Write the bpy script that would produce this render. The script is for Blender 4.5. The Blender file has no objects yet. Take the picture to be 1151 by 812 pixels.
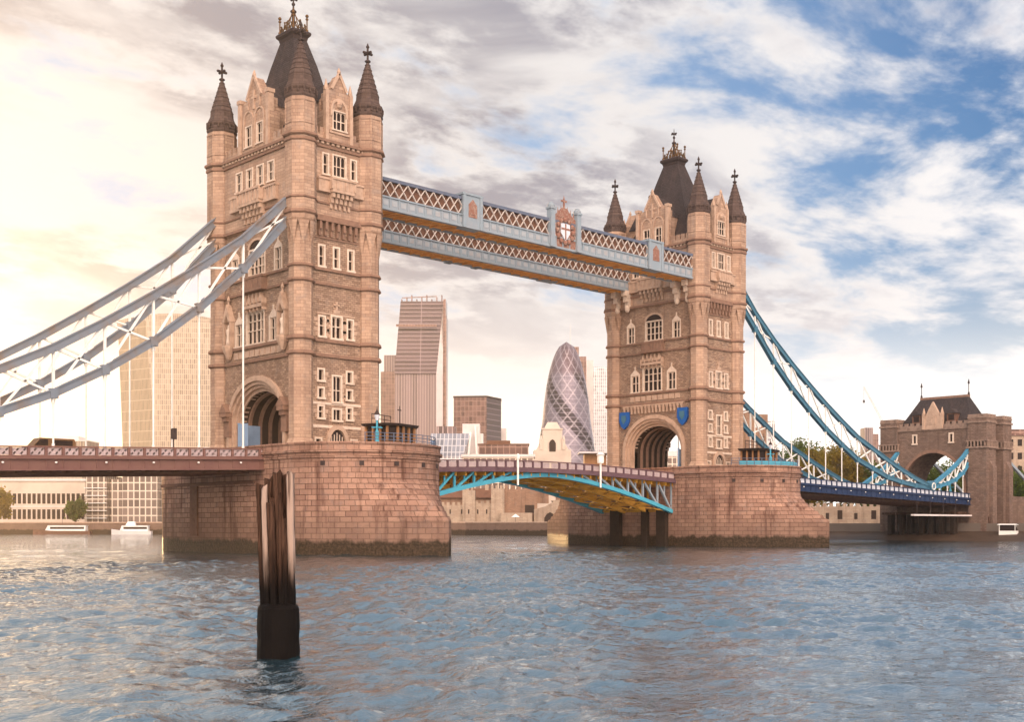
import bpy, bmesh, math, random
import numpy as np
from mathutils import Matrix, Vector
R = math.radians
random.seed(7)
SC = bpy.context.scene
COL = SC.collection

# ------------------------------------------------------------------ camera
cam_d = bpy.data.cameras.new('camera'); cam = bpy.data.objects.new('camera', cam_d); COL.objects.link(cam)
cam.location = (-92.52, -139.21, 3.7)
cam.rotation_euler = (R(90), 0, -R(43.818))
cam_d.sensor_width = 36; cam_d.lens = 42.67
cam_d.shift_y = 0.1599
cam_d.clip_start = 0.5; cam_d.clip_end = 12000
SC.camera = cam

# ------------------------------------------------------------------ light: low sun upstream of the bridge, out of frame on the left
SUN_HEAD, SUN_EL = R(9), R(4.5)                 # heading measured from +Y towards +X
SUN_DIR = Vector((math.sin(SUN_HEAD)*math.cos(SUN_EL), math.cos(SUN_HEAD)*math.cos(SUN_EL), math.sin(SUN_EL)))
sl = bpy.data.lights.new('sun', 'SUN'); sun = bpy.data.objects.new('sun', sl); COL.objects.link(sun)
sl.energy = 3.2; sl.angle = R(0.6); sl.color = (1.0, 0.60, 0.27)
sun.rotation_euler = (-SUN_DIR).to_track_quat('-Z', 'Y').to_euler()

SC.view_settings.view_transform = 'Standard'
SC.view_settings.look = 'None'
SC.view_settings.gamma = 1
SC.view_settings.use_curve_mapping = False
SC.view_settings.exposure = 0.68
SC.render.engine = 'CYCLES'
SC.cycles.use_denoising = True
SC.cycles.max_bounces = 5
SC.cycles.volume_bounces = 0
SC.cycles.sample_clamp_indirect = 6

# ------------------------------------------------------------------ sky: Nishita blue with a broken deck of clouds
W = bpy.data.worlds.new('World'); SC.world = W; W.use_nodes = True
nt = W.node_tree; nt.nodes.clear()
def N(kind, **kw):
    n = nt.nodes.new(kind)
    for k, v in kw.items(): setattr(n, k, v)
    return n
def L(a, b): nt.links.new(a, b)
def MATH(op, a, b=None, c=None, clamp=False):
    n = N('ShaderNodeMath', operation=op, use_clamp=clamp)
    for i, x in enumerate((a, b, c)):
        if x is None: continue
        if isinstance(x, (int, float)): n.inputs[i].default_value = x
        else: L(x, n.inputs[i])
    return n.outputs[0]
def SMOOTH(x, a, b):
    n = N('ShaderNodeMapRange', interpolation_type='SMOOTHSTEP'); L(x, n.inputs[0])
    n.inputs[1].default_value = a; n.inputs[2].default_value = b
    return n.outputs[0]
def MIXC(f, a, b, mode='MIX'):
    n = N('ShaderNodeMix', data_type='RGBA', blend_type=mode)
    if isinstance(f, (int, float)): n.inputs[0].default_value = f
    else: L(f, n.inputs[0])
    for s, x in ((6, a), (7, b)):
        if isinstance(x, tuple): n.inputs[s].default_value = (*x, 1)
        else: L(x, n.inputs[s])
    return n.outputs[2]
def DOT(v, d):
    n = N('ShaderNodeVectorMath', operation='DOT_PRODUCT'); L(v, n.inputs[0]); n.inputs[1].default_value = d
    return n.outputs['Value']
tc = N('ShaderNodeTexCoord'); D = tc.outputs['Generated']
sep = N('ShaderNodeSeparateXYZ'); L(D, sep.inputs[0])
sky = N('ShaderNodeTexSky', sky_type='NISHITA', sun_disc=False, sun_elevation=SUN_EL, sun_rotation=SUN_HEAD)
sky.air_density = 1.0; sky.dust_density = 0.6; sky.ozone_density = 3.0
h = MATH('MAXIMUM', sep.outputs[2], 0.0)
inv = MATH('DIVIDE', 1.0, MATH('ADD', h, 0.16))
cl = N('ShaderNodeCombineXYZ')
L(MATH('MULTIPLY', sep.outputs[0], inv), cl.inputs[0]); L(MATH('MULTIPLY', sep.outputs[1], inv), cl.inputs[1])
mp = N('ShaderNodeMapping'); L(cl.outputs[0], mp.inputs[0])
mp.inputs['Rotation'].default_value = (0, 0, R(20)); mp.inputs['Location'].default_value = (3.1, 1.7, 0.4)
mp.inputs['Scale'].default_value = (0.95, 1.25, 1)
def NOISE(v, s, det, ro, dist=0.0):
    n = N('ShaderNodeTexNoise'); L(v, n.inputs['Vector']); n.inputs['Scale'].default_value = s
    n.inputs['Detail'].default_value = det; n.inputs['Roughness'].default_value = ro; n.inputs['Distortion'].default_value = dist
    return n.outputs[0]
n1 = NOISE(mp.outputs[0], 2.6, 10, 0.6, 0.2)
n2 = NOISE(mp.outputs[0], 6.5, 7, 0.6, 0.1)
n0 = NOISE(mp.outputs[0], 0.8, 3, 0.5)
sunny = DOT(D, SUN_DIR)
lo = MATH('SUBTRACT', 0.50, h)                                    # more cloud towards the horizon
cov = MATH('ADD', MATH('ADD', MATH('MULTIPLY', n1, 0.8), MATH('MULTIPLY', n0, 0.35)), MATH('MULTIPLY', n2, 0.14))
cov = MATH('ADD', cov, MATH('MULTIPLY', lo, 0.10))
cov = MATH('SUBTRACT', cov, MATH('MULTIPLY', SMOOTH(DOT(D, (0.857, 0.370, 0.358)), 0.90, 1.0), 0.055))   # clearer sky to the north east
cov = MATH('ADD', cov, MATH('MULTIPLY', sunny, 0.10))
cov = MATH('ADD', cov, 0.055)
mask = SMOOTH(cov, 0.625, 0.785)
thick = SMOOTH(MATH('ADD', cov, MATH('MULTIPLY', MATH('SUBTRACT', n2, 0.5), 0.75)), 0.67, 0.90)
band = SMOOTH(NOISE(mp.outputs[0], 1.5, 6, 0.55, 0.4), 0.40, 0.60)
thick = MATH('MULTIPLY', thick, band)
thick = MATH('MULTIPLY', thick, SMOOTH(h, 0.04, 0.22))
hi = MIXC(SMOOTH(sunny, 0.2, 0.98), (7.6, 7.4, 7.4), (5.0, 4.85, 4.8))
gy = MIXC(SMOOTH(sunny, 0.2, 0.98), (4.4, 4.4, 5.2), (1.7, 1.7, 2.05))
ccol = MIXC(MATH('MULTIPLY', thick, 0.95), hi, gy)
bl = MIXC(1.0, sky.outputs[0], (0.45, 1.06, 1.5), 'MULTIPLY')
bl = MIXC(SMOOTH(sunny, 0.45, 1.0), bl, (2.2, 3.4, 5.0))
full = MIXC(mask, bl, ccol)
over = SMOOTH(h, 0.37, 0.60)                                      # unseen sky overhead, toned blue grey for the water's reflections
full = MIXC(MATH('MULTIPLY', over, 0.62), full, (4.2, 5.2, 6.2))
hz = MATH('SUBTRACT', 1.0, SMOOTH(h, 0.0, 0.26))                  # bright thin veil along the horizon
full = MIXC(MATH('MULTIPLY', hz, 0.75), full, (7.8, 7.2, 6.9))
low = MATH('SUBTRACT', 1.0, SMOOTH(h, 0.01, 0.17))                # brightest just over the rooftops
full = MIXC(MATH('MULTIPLY', low, 0.75), full, MIXC(SMOOTH(sunny, 0.72, 0.97), (13.2, 12.6, 12.0), (14.0, 10.2, 5.6)))
glow = MATH('POWER', MATH('MAXIMUM', sunny, 0.0), 16.0)
full = MIXC(1.0, full, MIXC(MATH('MULTIPLY', glow, 1.0, None, True), (0, 0, 0), (4.0, 2.7, 1.4)), 'ADD')
fill_glow = SMOOTH(DOT(D, (-0.47, -0.71, 0.52)), 0.66, 0.98)             # added unseen warm glow behind the viewer, brightens the near faces
full = MIXC(1.0, full, MIXC(fill_glow, (0, 0, 0), (40, 30, 23)), 'ADD')
bg = N('ShaderNodeBackground'); bg.inputs[1].default_value = 0.1; L(full, bg.inputs[0])
wo = N('ShaderNodeOutputWorld'); L(bg.outputs[0], wo.inputs[0])

# ------------------------------------------------------------------ materials
class Mat:
    def __init__(self, name):
        self.m = bpy.data.materials.new(name); self.m.use_nodes = True
        self.t = self.m.node_tree; self.t.nodes.clear()
        self.b = self.t.nodes.new('ShaderNodeBsdfPrincipled')
        self.o = self.t.nodes.new('ShaderNodeOutputMaterial'); self.t.links.new(self.b.outputs[0], self.o.inputs[0])
    def n(self, kind, **kw):
        x = self.t.nodes.new(kind)
        for k, v in kw.items(): setattr(x, k, v)
        return x
    def l(self, a, b): self.t.links.new(a, b)
    def noise(self, vec, scale, det=4, ro=0.55, dist=0):
        x = self.n('ShaderNodeTexNoise'); self.l(vec, x.inputs['Vector'])
        x.inputs['Scale'].default_value = scale; x.inputs['Detail'].default_value = det
        x.inputs['Roughness'].default_value = ro; x.inputs['Distortion'].default_value = dist
        return x.outputs[0]
    def map(self, vec, sc=(1, 1, 1)):
        x = self.n('ShaderNodeMapping'); self.l(vec, x.inputs[0]); x.inputs['Scale'].default_value = sc
        return x.outputs[0]
    def ramp(self, f, a, b, lo=0.0, hi=1.0):
        x = self.n('ShaderNodeMapRange', interpolation_type='SMOOTHSTEP'); self.l(f, x.inputs[0])
        for i, v in enumerate((a, b, lo, hi)): x.inputs[i+1].default_value = v
        return x.outputs[0]
    def mix(self, f, a, b, mode='MIX'):
        x = self.n('ShaderNodeMix', data_type='RGBA', blend_type=mode)
        if isinstance(f, (int, float)): x.inputs[0].default_value = f
        else: self.l(f, x.inputs[0])
        for s, c in ((6, a), (7, b)):
            if isinstance(c, tuple): x.inputs[s].default_value = (*c, 1)
            else: self.l(c, x.inputs[s])
        return x.outputs[2]
    def math(self, op, a, b=None, clamp=False):
        x = self.n('ShaderNodeMath', operation=op, use_clamp=clamp)
        for i, v in enumerate((a, b)):
            if v is None: continue
            if isinstance(v, (int, float)): x.inputs[i].default_value = v
            else: self.l(v, x.inputs[i])
        return x.outputs[0]
    def bump(self, hgt, strength, dist=0.05):
        x = self.n('ShaderNodeBump'); self.l(hgt, x.inputs['Height'])
        x.inputs['Strength'].default_value = strength; x.inputs['Distance'].default_value = dist
        self.l(x.outputs[0], self.b.inputs['Normal'])
    def set(self, color=None, rough=0.7, metal=0.0, spec=0.07):
        if color is not None:
            if isinstance(color, tuple): self.b.inputs['Base Color'].default_value = (*color, 1)
            else: self.l(color, self.b.inputs['Base Color'])
        if isinstance(rough, (int, float)): self.b.inputs['Roughness'].default_value = rough
        else: self.l(rough, self.b.inputs['Roughness'])
        self.b.inputs['Metallic'].default_value = metal
        self.b.inputs['Specular IOR Level'].default_value = spec
        return self
    def pos(self): return self.n('ShaderNodeNewGeometry').outputs['Position']
    def uv(self): return self.n('ShaderNodeTexCoord').outputs['UV']

def masonry(name, c1, c2, mortar, bw, bh, ms=0.02, bump=0.4, wet=False, streak=0.5, dirt=(0.10, 0.065, 0.05)):
    m = Mat(name); P = m.pos(); U = m.uv()
    b = m.n('ShaderNodeTexBrick', offset=0.5); m.l(U, b.inputs['Vector'])
    b.inputs['Color1'].default_value = (*c1, 1); b.inputs['Color2'].default_value = (*c2, 1); b.inputs['Mortar'].default_value = (*mortar, 1)
    b.inputs['Scale'].default_value = 1; b.inputs['Mortar Size'].default_value = ms; b.inputs['Mortar Smooth'].default_value = 0.3
    b.inputs['Brick Width'].default_value = bw; b.inputs['Row Height'].default_value = bh; b.inputs['Bias'].default_value = 0.1
    big = m.noise(P, 0.22, 5, 0.6)
    fine = m.noise(P, 3.5, 5, 0.65)
    c = m.mix(m.ramp(big, 0.42, 0.75, 0, 0.4), b.outputs[0], tuple(x*1.12 for x in c1))
    c = m.mix(m.ramp(fine, 0.45, 0.8, 0, 0.45), c, tuple(x*0.7 for x in c2))
    c = m.mix(m.ramp(m.noise(P, 0.75, 4, 0.65, 0.5), 0.5, 0.72, 0, 0.5), c, tuple(0.5*(x+sum(c2)/3) for x in c2))
    st = m.noise(m.map(P, (0.9, 0.9, 0.07)), 1.0, 5, 0.6, 0.3)
    c = m.mix(m.ramp(st, 0.50, 0.72, 0, streak), c, dirt)
    c = m.mix(m.ramp(m.noise(P, 0.09, 4, 0.6), 0.48, 0.68, 0, 0.45 if wet else 0.25), c, dirt)
    if wet:
        z = m.n('ShaderNodeSeparateXYZ'); m.l(P, z.inputs[0])
        zz = m.math('ADD', z.outputs[2], m.math('MULTIPLY', m.math('SUBTRACT', m.noise(m.map(P, (1, 1, 0.3)), 0.8, 5, 0.6), 0.5), 1.6))
        c = m.mix(m.ramp(zz, 2.6, 7.0, 0.6, 0.0), c, (0.16, 0.10, 0.075))
        c = m.mix(m.ramp(zz, 1.5, 2.1, 1, 0), c, m.mix(m.ramp(fine, 0.35, 0.7), (0.030, 0.022, 0.013), (0.075, 0.048, 0.032)))
        m.set(c, m.ramp(zz, 1.5, 2.2, 0.35, 0.85))
    else:
        m.set(c, 0.85)
    hgt = m.math('ADD', m.math('MULTIPLY', b.outputs['Fac'], -1.0), m.math('MULTIPLY', fine, 0.9))
    m.bump(hgt, bump, 0.12)
    return m.m

def plain(name, c, rough=0.6, metal=0.0, var=0.25, scale=1.5, bump=0.0, dirt=None):
    m = Mat(name); P = m.pos()
    nz = m.noise(P, scale, 5, 0.6)
    d = dirt if dirt else tuple(x*0.55 for x in c)
    m.set(m.mix(m.ramp(nz, 0.4, 0.8, 0, var*2), c, d), rough, metal)
    if bump: m.bump(m.noise(P, scale*4, 5, 0.6), bump, 0.05)
    return m.m

def facade(name, glass, frame, cw, ch, ms, rough=0.15, metal=0.3, tone=0.5):
    m = Mat(name); U = m.uv()
    b = m.n('ShaderNodeTexBrick', offset=0.0); m.l(U, b.inputs['Vector'])
    b.inputs['Color1'].default_value = (*glass, 1); b.inputs['Color2'].default_value = (*[x*(1-tone) for x in glass], 1); b.inputs['Mortar'].default_value = (*frame, 1)
    b.inputs['Scale'].default_value = 1; b.inputs['Mortar Size'].default_value = ms; b.inputs['Mortar Smooth'].default_value = 0.1
    b.inputs['Brick Width'].default_value = cw; b.inputs['Row Height'].default_value = ch
    m.set(b.outputs[0], rough, metal)
    return m.m

M = {}
M['turret'] = masonry('stone_ashlar', (0.48, 0.327, 0.237), (0.34, 0.222, 0.16), (0.13, 0.08, 0.058), 1.1, 0.42, 0.018, 0.4, streak=0.55, dirt=(0.2, 0.125, 0.095))
M['wall'] = masonry('stone_rockfaced', (0.48, 0.33, 0.237), (0.28, 0.182, 0.13), (0.13, 0.082, 0.06), 0.62, 0.27, 0.022, 0.9, streak=0.6, dirt=(0.16, 0.10, 0.075))
M['trim'] = plain('stone_trim', (0.48, 0.335, 0.25), 0.8, var=0.4, scale=1.3, bump=0.25, dirt=(0.27, 0.18, 0.135))
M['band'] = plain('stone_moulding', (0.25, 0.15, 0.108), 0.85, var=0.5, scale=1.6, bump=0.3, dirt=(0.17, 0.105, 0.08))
M['pale'] = plain('stone_pale_dressing', (0.66, 0.53, 0.43), 0.8, var=0.3, scale=2, bump=0.15, dirt=(0.4, 0.29, 0.22))
M['pier'] = masonry('granite_pier', (0.42, 0.255, 0.185), (0.27, 0.155, 0.115), (0.075, 0.042, 0.032), 1.5, 0.66, 0.034, 1.0, wet=True, streak=0.95, dirt=(0.10, 0.048, 0.035))
M['slate'] = masonry('roof_slate', (0.062, 0.052, 0.053), (0.040, 0.033, 0.035), (0.024, 0.017, 0.017), 0.5, 0.3, 0.03, 0.5, streak=0.4, dirt=(0.10, 0.07, 0.062))
M['spire'] = masonry('spire_stone', (0.115, 0.08, 0.07), (0.078, 0.054, 0.048), (0.045, 0.03, 0.027), 0.8, 0.45, 0.03, 0.5, streak=0.5)
M['iron'] = plain('dark_iron', (0.055, 0.04, 0.038), 0.55, 0.2)
M['gold'] = plain('tarnished_gilding', (0.13, 0.07, 0.03), 0.5, 0.5)
M['glass'] = plain('dark_window_glass', (0.03, 0.02, 0.018), 0.22, 0.0, var=0.3, scale=0.6)
M['dark'] = plain('shade_dark_stone', (0.05, 0.034, 0.027), 0.9)  # near-black tone paints the shade inside the vault and openings
M['paleblue'] = plain('pale_blue_paint', (0.25, 0.305, 0.35), 0.45, 0.0, var=0.35, scale=0.8, dirt=(0.30, 0.30, 0.32))
M['panelblue'] = plain('light_blue_grey_paint', (0.33, 0.36, 0.39), 0.5, 0, var=0.5, scale=0.9, dirt=(0.33, 0.31, 0.31))
M['latticepaint'] = plain('lattice_white_paint', (0.56, 0.50, 0.46), 0.5, 0, var=0.3, scale=1, dirt=(0.42, 0.33, 0.29))
M['bluetop'] = plain('slate_blue_paint', (0.11, 0.135, 0.19), 0.45, 0, var=0.3, dirt=(0.16, 0.14, 0.16))
M['soffit'] = plain('ochre_bounce_soffit', (0.78, 0.40, 0.13), 0.6, 0, var=0.3, scale=0.6, dirt=(0.42, 0.2, 0.08))  # ochre brightened to hold light bounced up from the water
M['ochre'] = plain('yellow_ochre', (0.62, 0.33, 0.06), 0.5, 0, var=0.4, scale=0.5, dirt=(0.32, 0.14, 0.04))  # yellow ochre with darker mottling, for inner girders and under bracing
M['cyan'] = plain('turquoise_paint', (0.075, 0.34, 0.46), 0.4, 0, var=0.3, scale=0.7, dirt=(0.06, 0.22, 0.30))
M['midblue'] = plain('mid_blue_paint', (0.06, 0.23, 0.36), 0.4, 0, var=0.35, scale=0.6, dirt=(0.05, 0.14, 0.2))
M['abuttrim'] = plain('weathered_gatehouse_trim', (0.27, 0.19, 0.15), 0.85, 0, var=0.5, scale=1.2, bump=0.3, dirt=(0.12, 0.08, 0.065))
M['steelblue'] = plain('steel_blue_paint', (0.055, 0.155, 0.23), 0.4, 0, var=0.35, scale=0.6, dirt=(0.06, 0.13, 0.19))
M['chainpale'] = plain('faded_blue_paint', (0.165, 0.195, 0.235), 0.55, 0, var=0.5, scale=0.35, dirt=(0.20, 0.135, 0.09))  # brown patches stand for rust and for painted tan of the flare
M['maroon'] = plain('flare_brown_maroon', (0.18, 0.098, 0.082), 0.5, 0, var=0.4, scale=0.3, dirt=(0.13, 0.06, 0.06))  # warm flare's brown painted into the colour of a blue span
M['navy'] = plain('navy_paint', (0.022, 0.038, 0.09), 0.4, 0, var=0.3)
M['mauve'] = plain('mauve_maroon_paint', (0.13, 0.078, 0.092), 0.45, 0, var=0.35, scale=0.7)
M['pinkpanel'] = plain('dusty_pink_panel', (0.42, 0.33, 0.33), 0.55, 0, var=0.3, scale=1.2)
M['whitepanel'] = plain('white_panel', (0.62, 0.64, 0.70), 0.5, 0, var=0.2)
M['white'] = plain('white_paint', (0.78, 0.76, 0.72), 0.45, 0, var=0.2)
M['brownsteel'] = plain('brown_steel', (0.16, 0.085, 0.06), 0.6, 0, var=0.4)
M['asphalt'] = plain('asphalt', (0.05, 0.05, 0.05), 0.9)
M['blueshield'] = plain('bright_blue_enamel', (0.015, 0.10, 0.36), 0.35, 0, var=0.3)
M['bluegrey'] = plain('blue_grey_boarding', (0.25, 0.36, 0.52), 0.5, 0, var=0.15)
M['redgilt'] = plain('red_gilt_carving', (0.25, 0.12, 0.09), 0.7, 0, var=0.5, scale=3, dirt=(0.36, 0.28, 0.23))
M['timber'] = None
M['mud'] = plain('wet_mud', (0.075, 0.05, 0.036), 0.55, 0, var=0.5, scale=0.3, bump=0.4)
M['landm'] = plain('paving', (0.16, 0.13, 0.11), 0.9, 0, var=0.4, scale=0.05)
M['quay'] = masonry('quay_stone', (0.22, 0.145, 0.11), (0.15, 0.10, 0.075), (0.09, 0.06, 0.05), 1.6, 0.6, 0.02, 0.5, wet=True, streak=0.7)
M['castle'] = masonry('castle_stone', (0.46, 0.36, 0.27), (0.38, 0.28, 0.21), (0.30, 0.22, 0.17), 1.2, 0.5, 0.03, 0.5, streak=0.4)
M['castlebrown'] = masonry('castle_brown_stone', (0.33, 0.205, 0.14), (0.26, 0.155, 0.105), (0.2, 0.12, 0.085), 1.0, 0.45, 0.03, 0.5, streak=0.4)
M['roofbrown'] = plain('brown_roof', (0.17, 0.085, 0.055), 0.8, 0, var=0.4, scale=0.4)
M['bark'] = plain('bark', (0.09, 0.06, 0.04), 0.9)
M['abutstone'] = masonry('abutment_stone', (0.26, 0.175, 0.137), (0.16, 0.107, 0.085), (0.08, 0.054, 0.044), 0.8, 0.36, 0.025, 0.7, streak=0.6, dirt=(0.10, 0.065, 0.05))
def timber(lit_side=False):
    m = Mat('lit_timber' if lit_side else 'weathered_timber'); P = m.pos()
    g = m.noise(m.map(P, (9, 9, 0.6)), 1.6, 8, 0.65, 0.4)
    c = m.mix(m.ramp(g, 0.35, 0.7), (0.085, 0.045, 0.03), (0.016, 0.009, 0.006))
    pale = m.noise(m.map(P, (5, 5, 0.35)), 1.0, 3, 0.5)
    c = m.mix(m.ramp(pale, 0.34 if lit_side else 0.60, 0.5 if lit_side else 0.72, 0, 0.9 if lit_side else 0.75), c, (0.40, 0.29, 0.235))
    z = m.n('ShaderNodeSeparateXYZ'); m.l(P, z.inputs[0])
    zz = m.math('ADD', z.outputs[2], m.math('MULTIPLY', m.math('SUBTRACT', m.noise(m.map(P, (6, 6, 1)), 1, 4), 0.5), 1.5))
    c = m.mix(m.ramp(zz, 1.7, 3.3, 1, 0), c, (0.006, 0.0045, 0.004))     # tide line
    m.set(c, m.ramp(zz, 1.2, 2.4, 0.6, 0.9)); m.bump(g, 0.9, 0.04)
    return m.m
M['timber'] = timber()
M['paletimber'] = timber(True)  # lit copy of the timber, brightness put into its colour
M['darktimber'] = plain('tarred_timber', (0.035, 0.024, 0.018), 0.8, 0, var=0.5)
def leafmat(name, a, b):
    m = Mat(name); P = m.pos()
    nz = m.noise(P, 0.35, 3, 0.6)
    m.set(m.mix(m.ramp(nz, 0.35, 0.7), a, b), 0.75)
    try: m.b.inputs['Subsurface Weight'].default_value = 0.0
    except Exception: pass
    tr = m.n('ShaderNodeBsdfTranslucent'); tr.inputs[0].default_value = (*[x*2.2 for x in b], 1)
    mx = m.n('ShaderNodeMixShader'); mx.inputs[0].default_value = 0.45
    m.l(m.b.outputs[0], mx.inputs[1]); m.l(tr.outputs[0], mx.inputs[2]); m.l(mx.outputs[0], m.o.inputs[0])
    return m.m
M['leafgold'] = leafmat('autumn_leaves', (0.06, 0.05, 0.01), (0.24, 0.165, 0.02))
M['leafgreen'] = leafmat('green_leaves', (0.03, 0.052, 0.012), (0.10, 0.125, 0.02))

# ------------------------------------------------------------------ mesh builder
class MB:
    def __init__(s): s.v = []; s.f = []; s.uv = []; s.mx = None
    def at(s, origin, inward):
        """local axes: u to the right as seen from outside, d into the wall, z up"""
        d = Vector((inward[0], inward[1], 0)).normalized(); z = Vector((0, 0, 1)); u = d.cross(z)
        s.mx = Matrix(((u.x, d.x, 0, origin[0]), (u.y, d.y, 0, origin[1]), (0, 0, 1, origin[2] if len(origin) > 2 else 0), (0, 0, 0, 1)))
        return s
    def add(s, vs, fs, uv=None):
        o = len(s.v)
        for p in vs:
            p = Vector(p)
            if s.mx is not None: p = s.mx @ p
            s.v.append(p)
        for i, f in enumerate(fs):
            s.f.append([o+k for k in f]); s.uv.append(uv[i] if uv else None)
    def quad(s, a, b, c, d): s.add([a, b, c, d], [(0, 1, 2, 3)])
    def box(s, x0, x1, y0, y1, z0, z1):
        s.add([(x0,y0,z0),(x1,y0,z0),(x1,y1,z0),(x0,y1,z0),(x0,y0,z1),(x1,y0,z1),(x1,y1,z1),(x0,y1,z1)],
              [(0,3,2,1),(4,5,6,7),(0,1,5,4),(1,2,6,5),(2,3,7,6),(3,0,4,7)])
    def loft(s, rings, cap0=True, cap1=True, closed=True, uvw=False):
        n = len(rings[0]); vs = [p for r in rings for p in r]; fs = []; uv = []
        if uvw:
            per = [0]
            for i in range(n): per.append(per[-1] + (Vector(rings[0][(i+1) % n])-Vector(rings[0][i])).length)
        for k in range(len(rings)-1):
            for i in range(n if closed else n-1):
                j = (i+1) % n
                fs.append((k*n+i, k*n+j, (k+1)*n+j, (k+1)*n+i))
                if uvw:
                    z0, z1 = rings[k][i][2], rings[k+1][i][2]
                    hx = math.hypot(rings[k+1][i][0]-rings[k][i][0], rings[k+1][i][1]-rings[k][i][1])
                    zz0 = z0; zz1 = z1 if abs(z1-z0) > 0.5*hx else z0+hx
                    uv.append([(per[i], zz0), (per[i+1], zz0), (per[i+1], zz1), (per[i], zz1)])
                else: uv.append(None)
        if cap0: fs.append(tuple(range(n-1, -1, -1))); uv.append(None)
        if cap1: fs.append(tuple((len(rings)-1)*n+i for i in range(n))); uv.append(None)
        s.add(vs, fs, uv)
    def lathe(s, c, prof, n=8, ph=None, cap=True):
        ph = math.pi/n if ph is None else ph
        s.loft([[(c[0]+r*math.cos(2*math.pi*i/n+ph), c[1]+r*math.sin(2*math.pi*i/n+ph), z) for i in range(n)] for r, z in prof], cap, cap)
    def bar(s, p, q, w, h=None, up=(0, 0, 1)):
        h = w if h is None else h
        p = Vector(p); q = Vector(q); d = (q-p)
        if d.length < 1e-6: return
        d.normalize(); u = Vector(up)
        if abs(d.dot(u)) > 0.99: u = Vector((1, 0, 0))
        a = d.cross(u).normalized(); b = a.cross(d).normalized()
        vs = []
        for c in (p, q):
            for i, j in ((-1, -1), (1, -1), (1, 1), (-1, 1)): vs.append(c + a*(i*w/2) + b*(j*h/2))
        s.add(vs, [(0,1,2,3),(7,6,5,4),(0,4,5,1),(1,5,6,2),(2,6,7,3),(3,7,4,0)])
    def tube(s, p, q, r, n=8, r2=None):
        r2 = r if r2 is None else r2
        p = Vector(p); q = Vector(q); d = (q-p).normalized()
        u = Vector((0, 0, 1)) if abs(d.z) < 0.95 else Vector((1, 0, 0))
        a = d.cross(u).normalized(); b = a.cross(d)
        s.loft([[tuple(c + (a*math.cos(2*math.pi*i/n)+b*math.sin(2*math.pi*i/n))*rr) for i in range(n)] for c, rr in ((p, r), (q, r2))])
    def ball(s, c, r, n=8, m=5, sz=1.0):
        prof = [(max(r*math.sin(math.pi*k/m), 0.002), c[2]-sz*r*math.cos(math.pi*k/m)) for k in range(m+1)]
        s.lathe(c, prof, n)
    def poly(s, pts, y0, y1):
        """polygon given in (x,z), extruded along y"""
        n = len(pts)
        s.add([(x, y0, z) for x, z in pts] + [(x, y1, z) for x, z in pts],
              [tuple(range(n)), tuple(range(2*n-1, n-1, -1))] + [(i, i+n, (i+1) % n+n, (i+1) % n) for i in range(n)])
    def plan(s, pts, z0, z1, pts1=None):
        s.loft([[(x, y, z0) for x, y in pts], [(x, y, z1) for x, y in (pts1 or pts)]])
    def sheet(s, u0, u1, z0, z1, holes, d=0.0, rev=0.45):
        """wall face at depth d with rectangular openings and their reveals"""
        us = sorted({u0, u1, *[h[0] for h in holes], *[h[1] for h in holes]}); zs = sorted({z0, z1, *[h[2] for h in holes], *[h[3] for h in holes]})
        us = [u for u in us if u0 <= u <= u1]; zs = [z for z in zs if z0 <= z <= z1]
        for i in range(len(us)-1):
            for j in range(len(zs)-1):
                um, zm = (us[i]+us[i+1])/2, (zs[j]+zs[j+1])/2
                if any(a < um < b and c < zm < e for a, b, c, e in holes): continue
                s.quad((us[i], d, zs[j]), (us[i+1], d, zs[j]), (us[i+1], d, zs[j+1]), (us[i], d, zs[j+1]))
        for a, b, c, e in holes:
            s.quad((a, d, c), (a, d+rev, c), (a, d+rev, e), (a, d, e)); s.quad((b, d, c), (b, d, e), (b, d+rev, e), (b, d+rev, c))
            s.quad((a, d, c), (b, d, c), (b, d+rev, c), (a, d+rev, c)); s.quad((a, d, e), (a, d+rev, e), (b, d+rev, e), (b, d, e))
    def build(s, name, mat, parent=None, smooth=False, fix=True):
        me = bpy.data.meshes.new(name); me.from_pydata([tuple(p) for p in s.v], [], s.f)
        uvl = me.uv_layers.new(name='UVMap'); data = np.zeros((len(me.loops), 2), np.float32)
        for pl in me.polygons:
            g = s.uv[pl.index]
            if g:
                for k, li in enumerate(pl.loop_indices): data[li] = g[k]
            else:
                nn = pl.normal
                for li in pl.loop_indices:
                    p = me.vertices[me.loops[li].vertex_index].co
                    if abs(nn.z) > 0.85: data[li] = (p.x, p.y)
                    else:
                        l = math.hypot(nn.x, nn.y) or 1
                        data[li] = ((-nn.y*p.x+nn.x*p.y)/l, p.z)
        uvl.data.foreach_set('uv', data.ravel())
        if fix:
            bm = bmesh.new(); bm.from_mesh(me); bmesh.ops.recalc_face_normals(bm, faces=bm.faces); bm.to_mesh(me); bm.free()
        if smooth: me.polygons.foreach_set('use_smooth', [True]*len(me.polygons))
        me.materials.append(mat)
        o = bpy.data.objects.new(name, me); COL.objects.link(o)
        if parent: o.parent = parent
        return o

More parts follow.
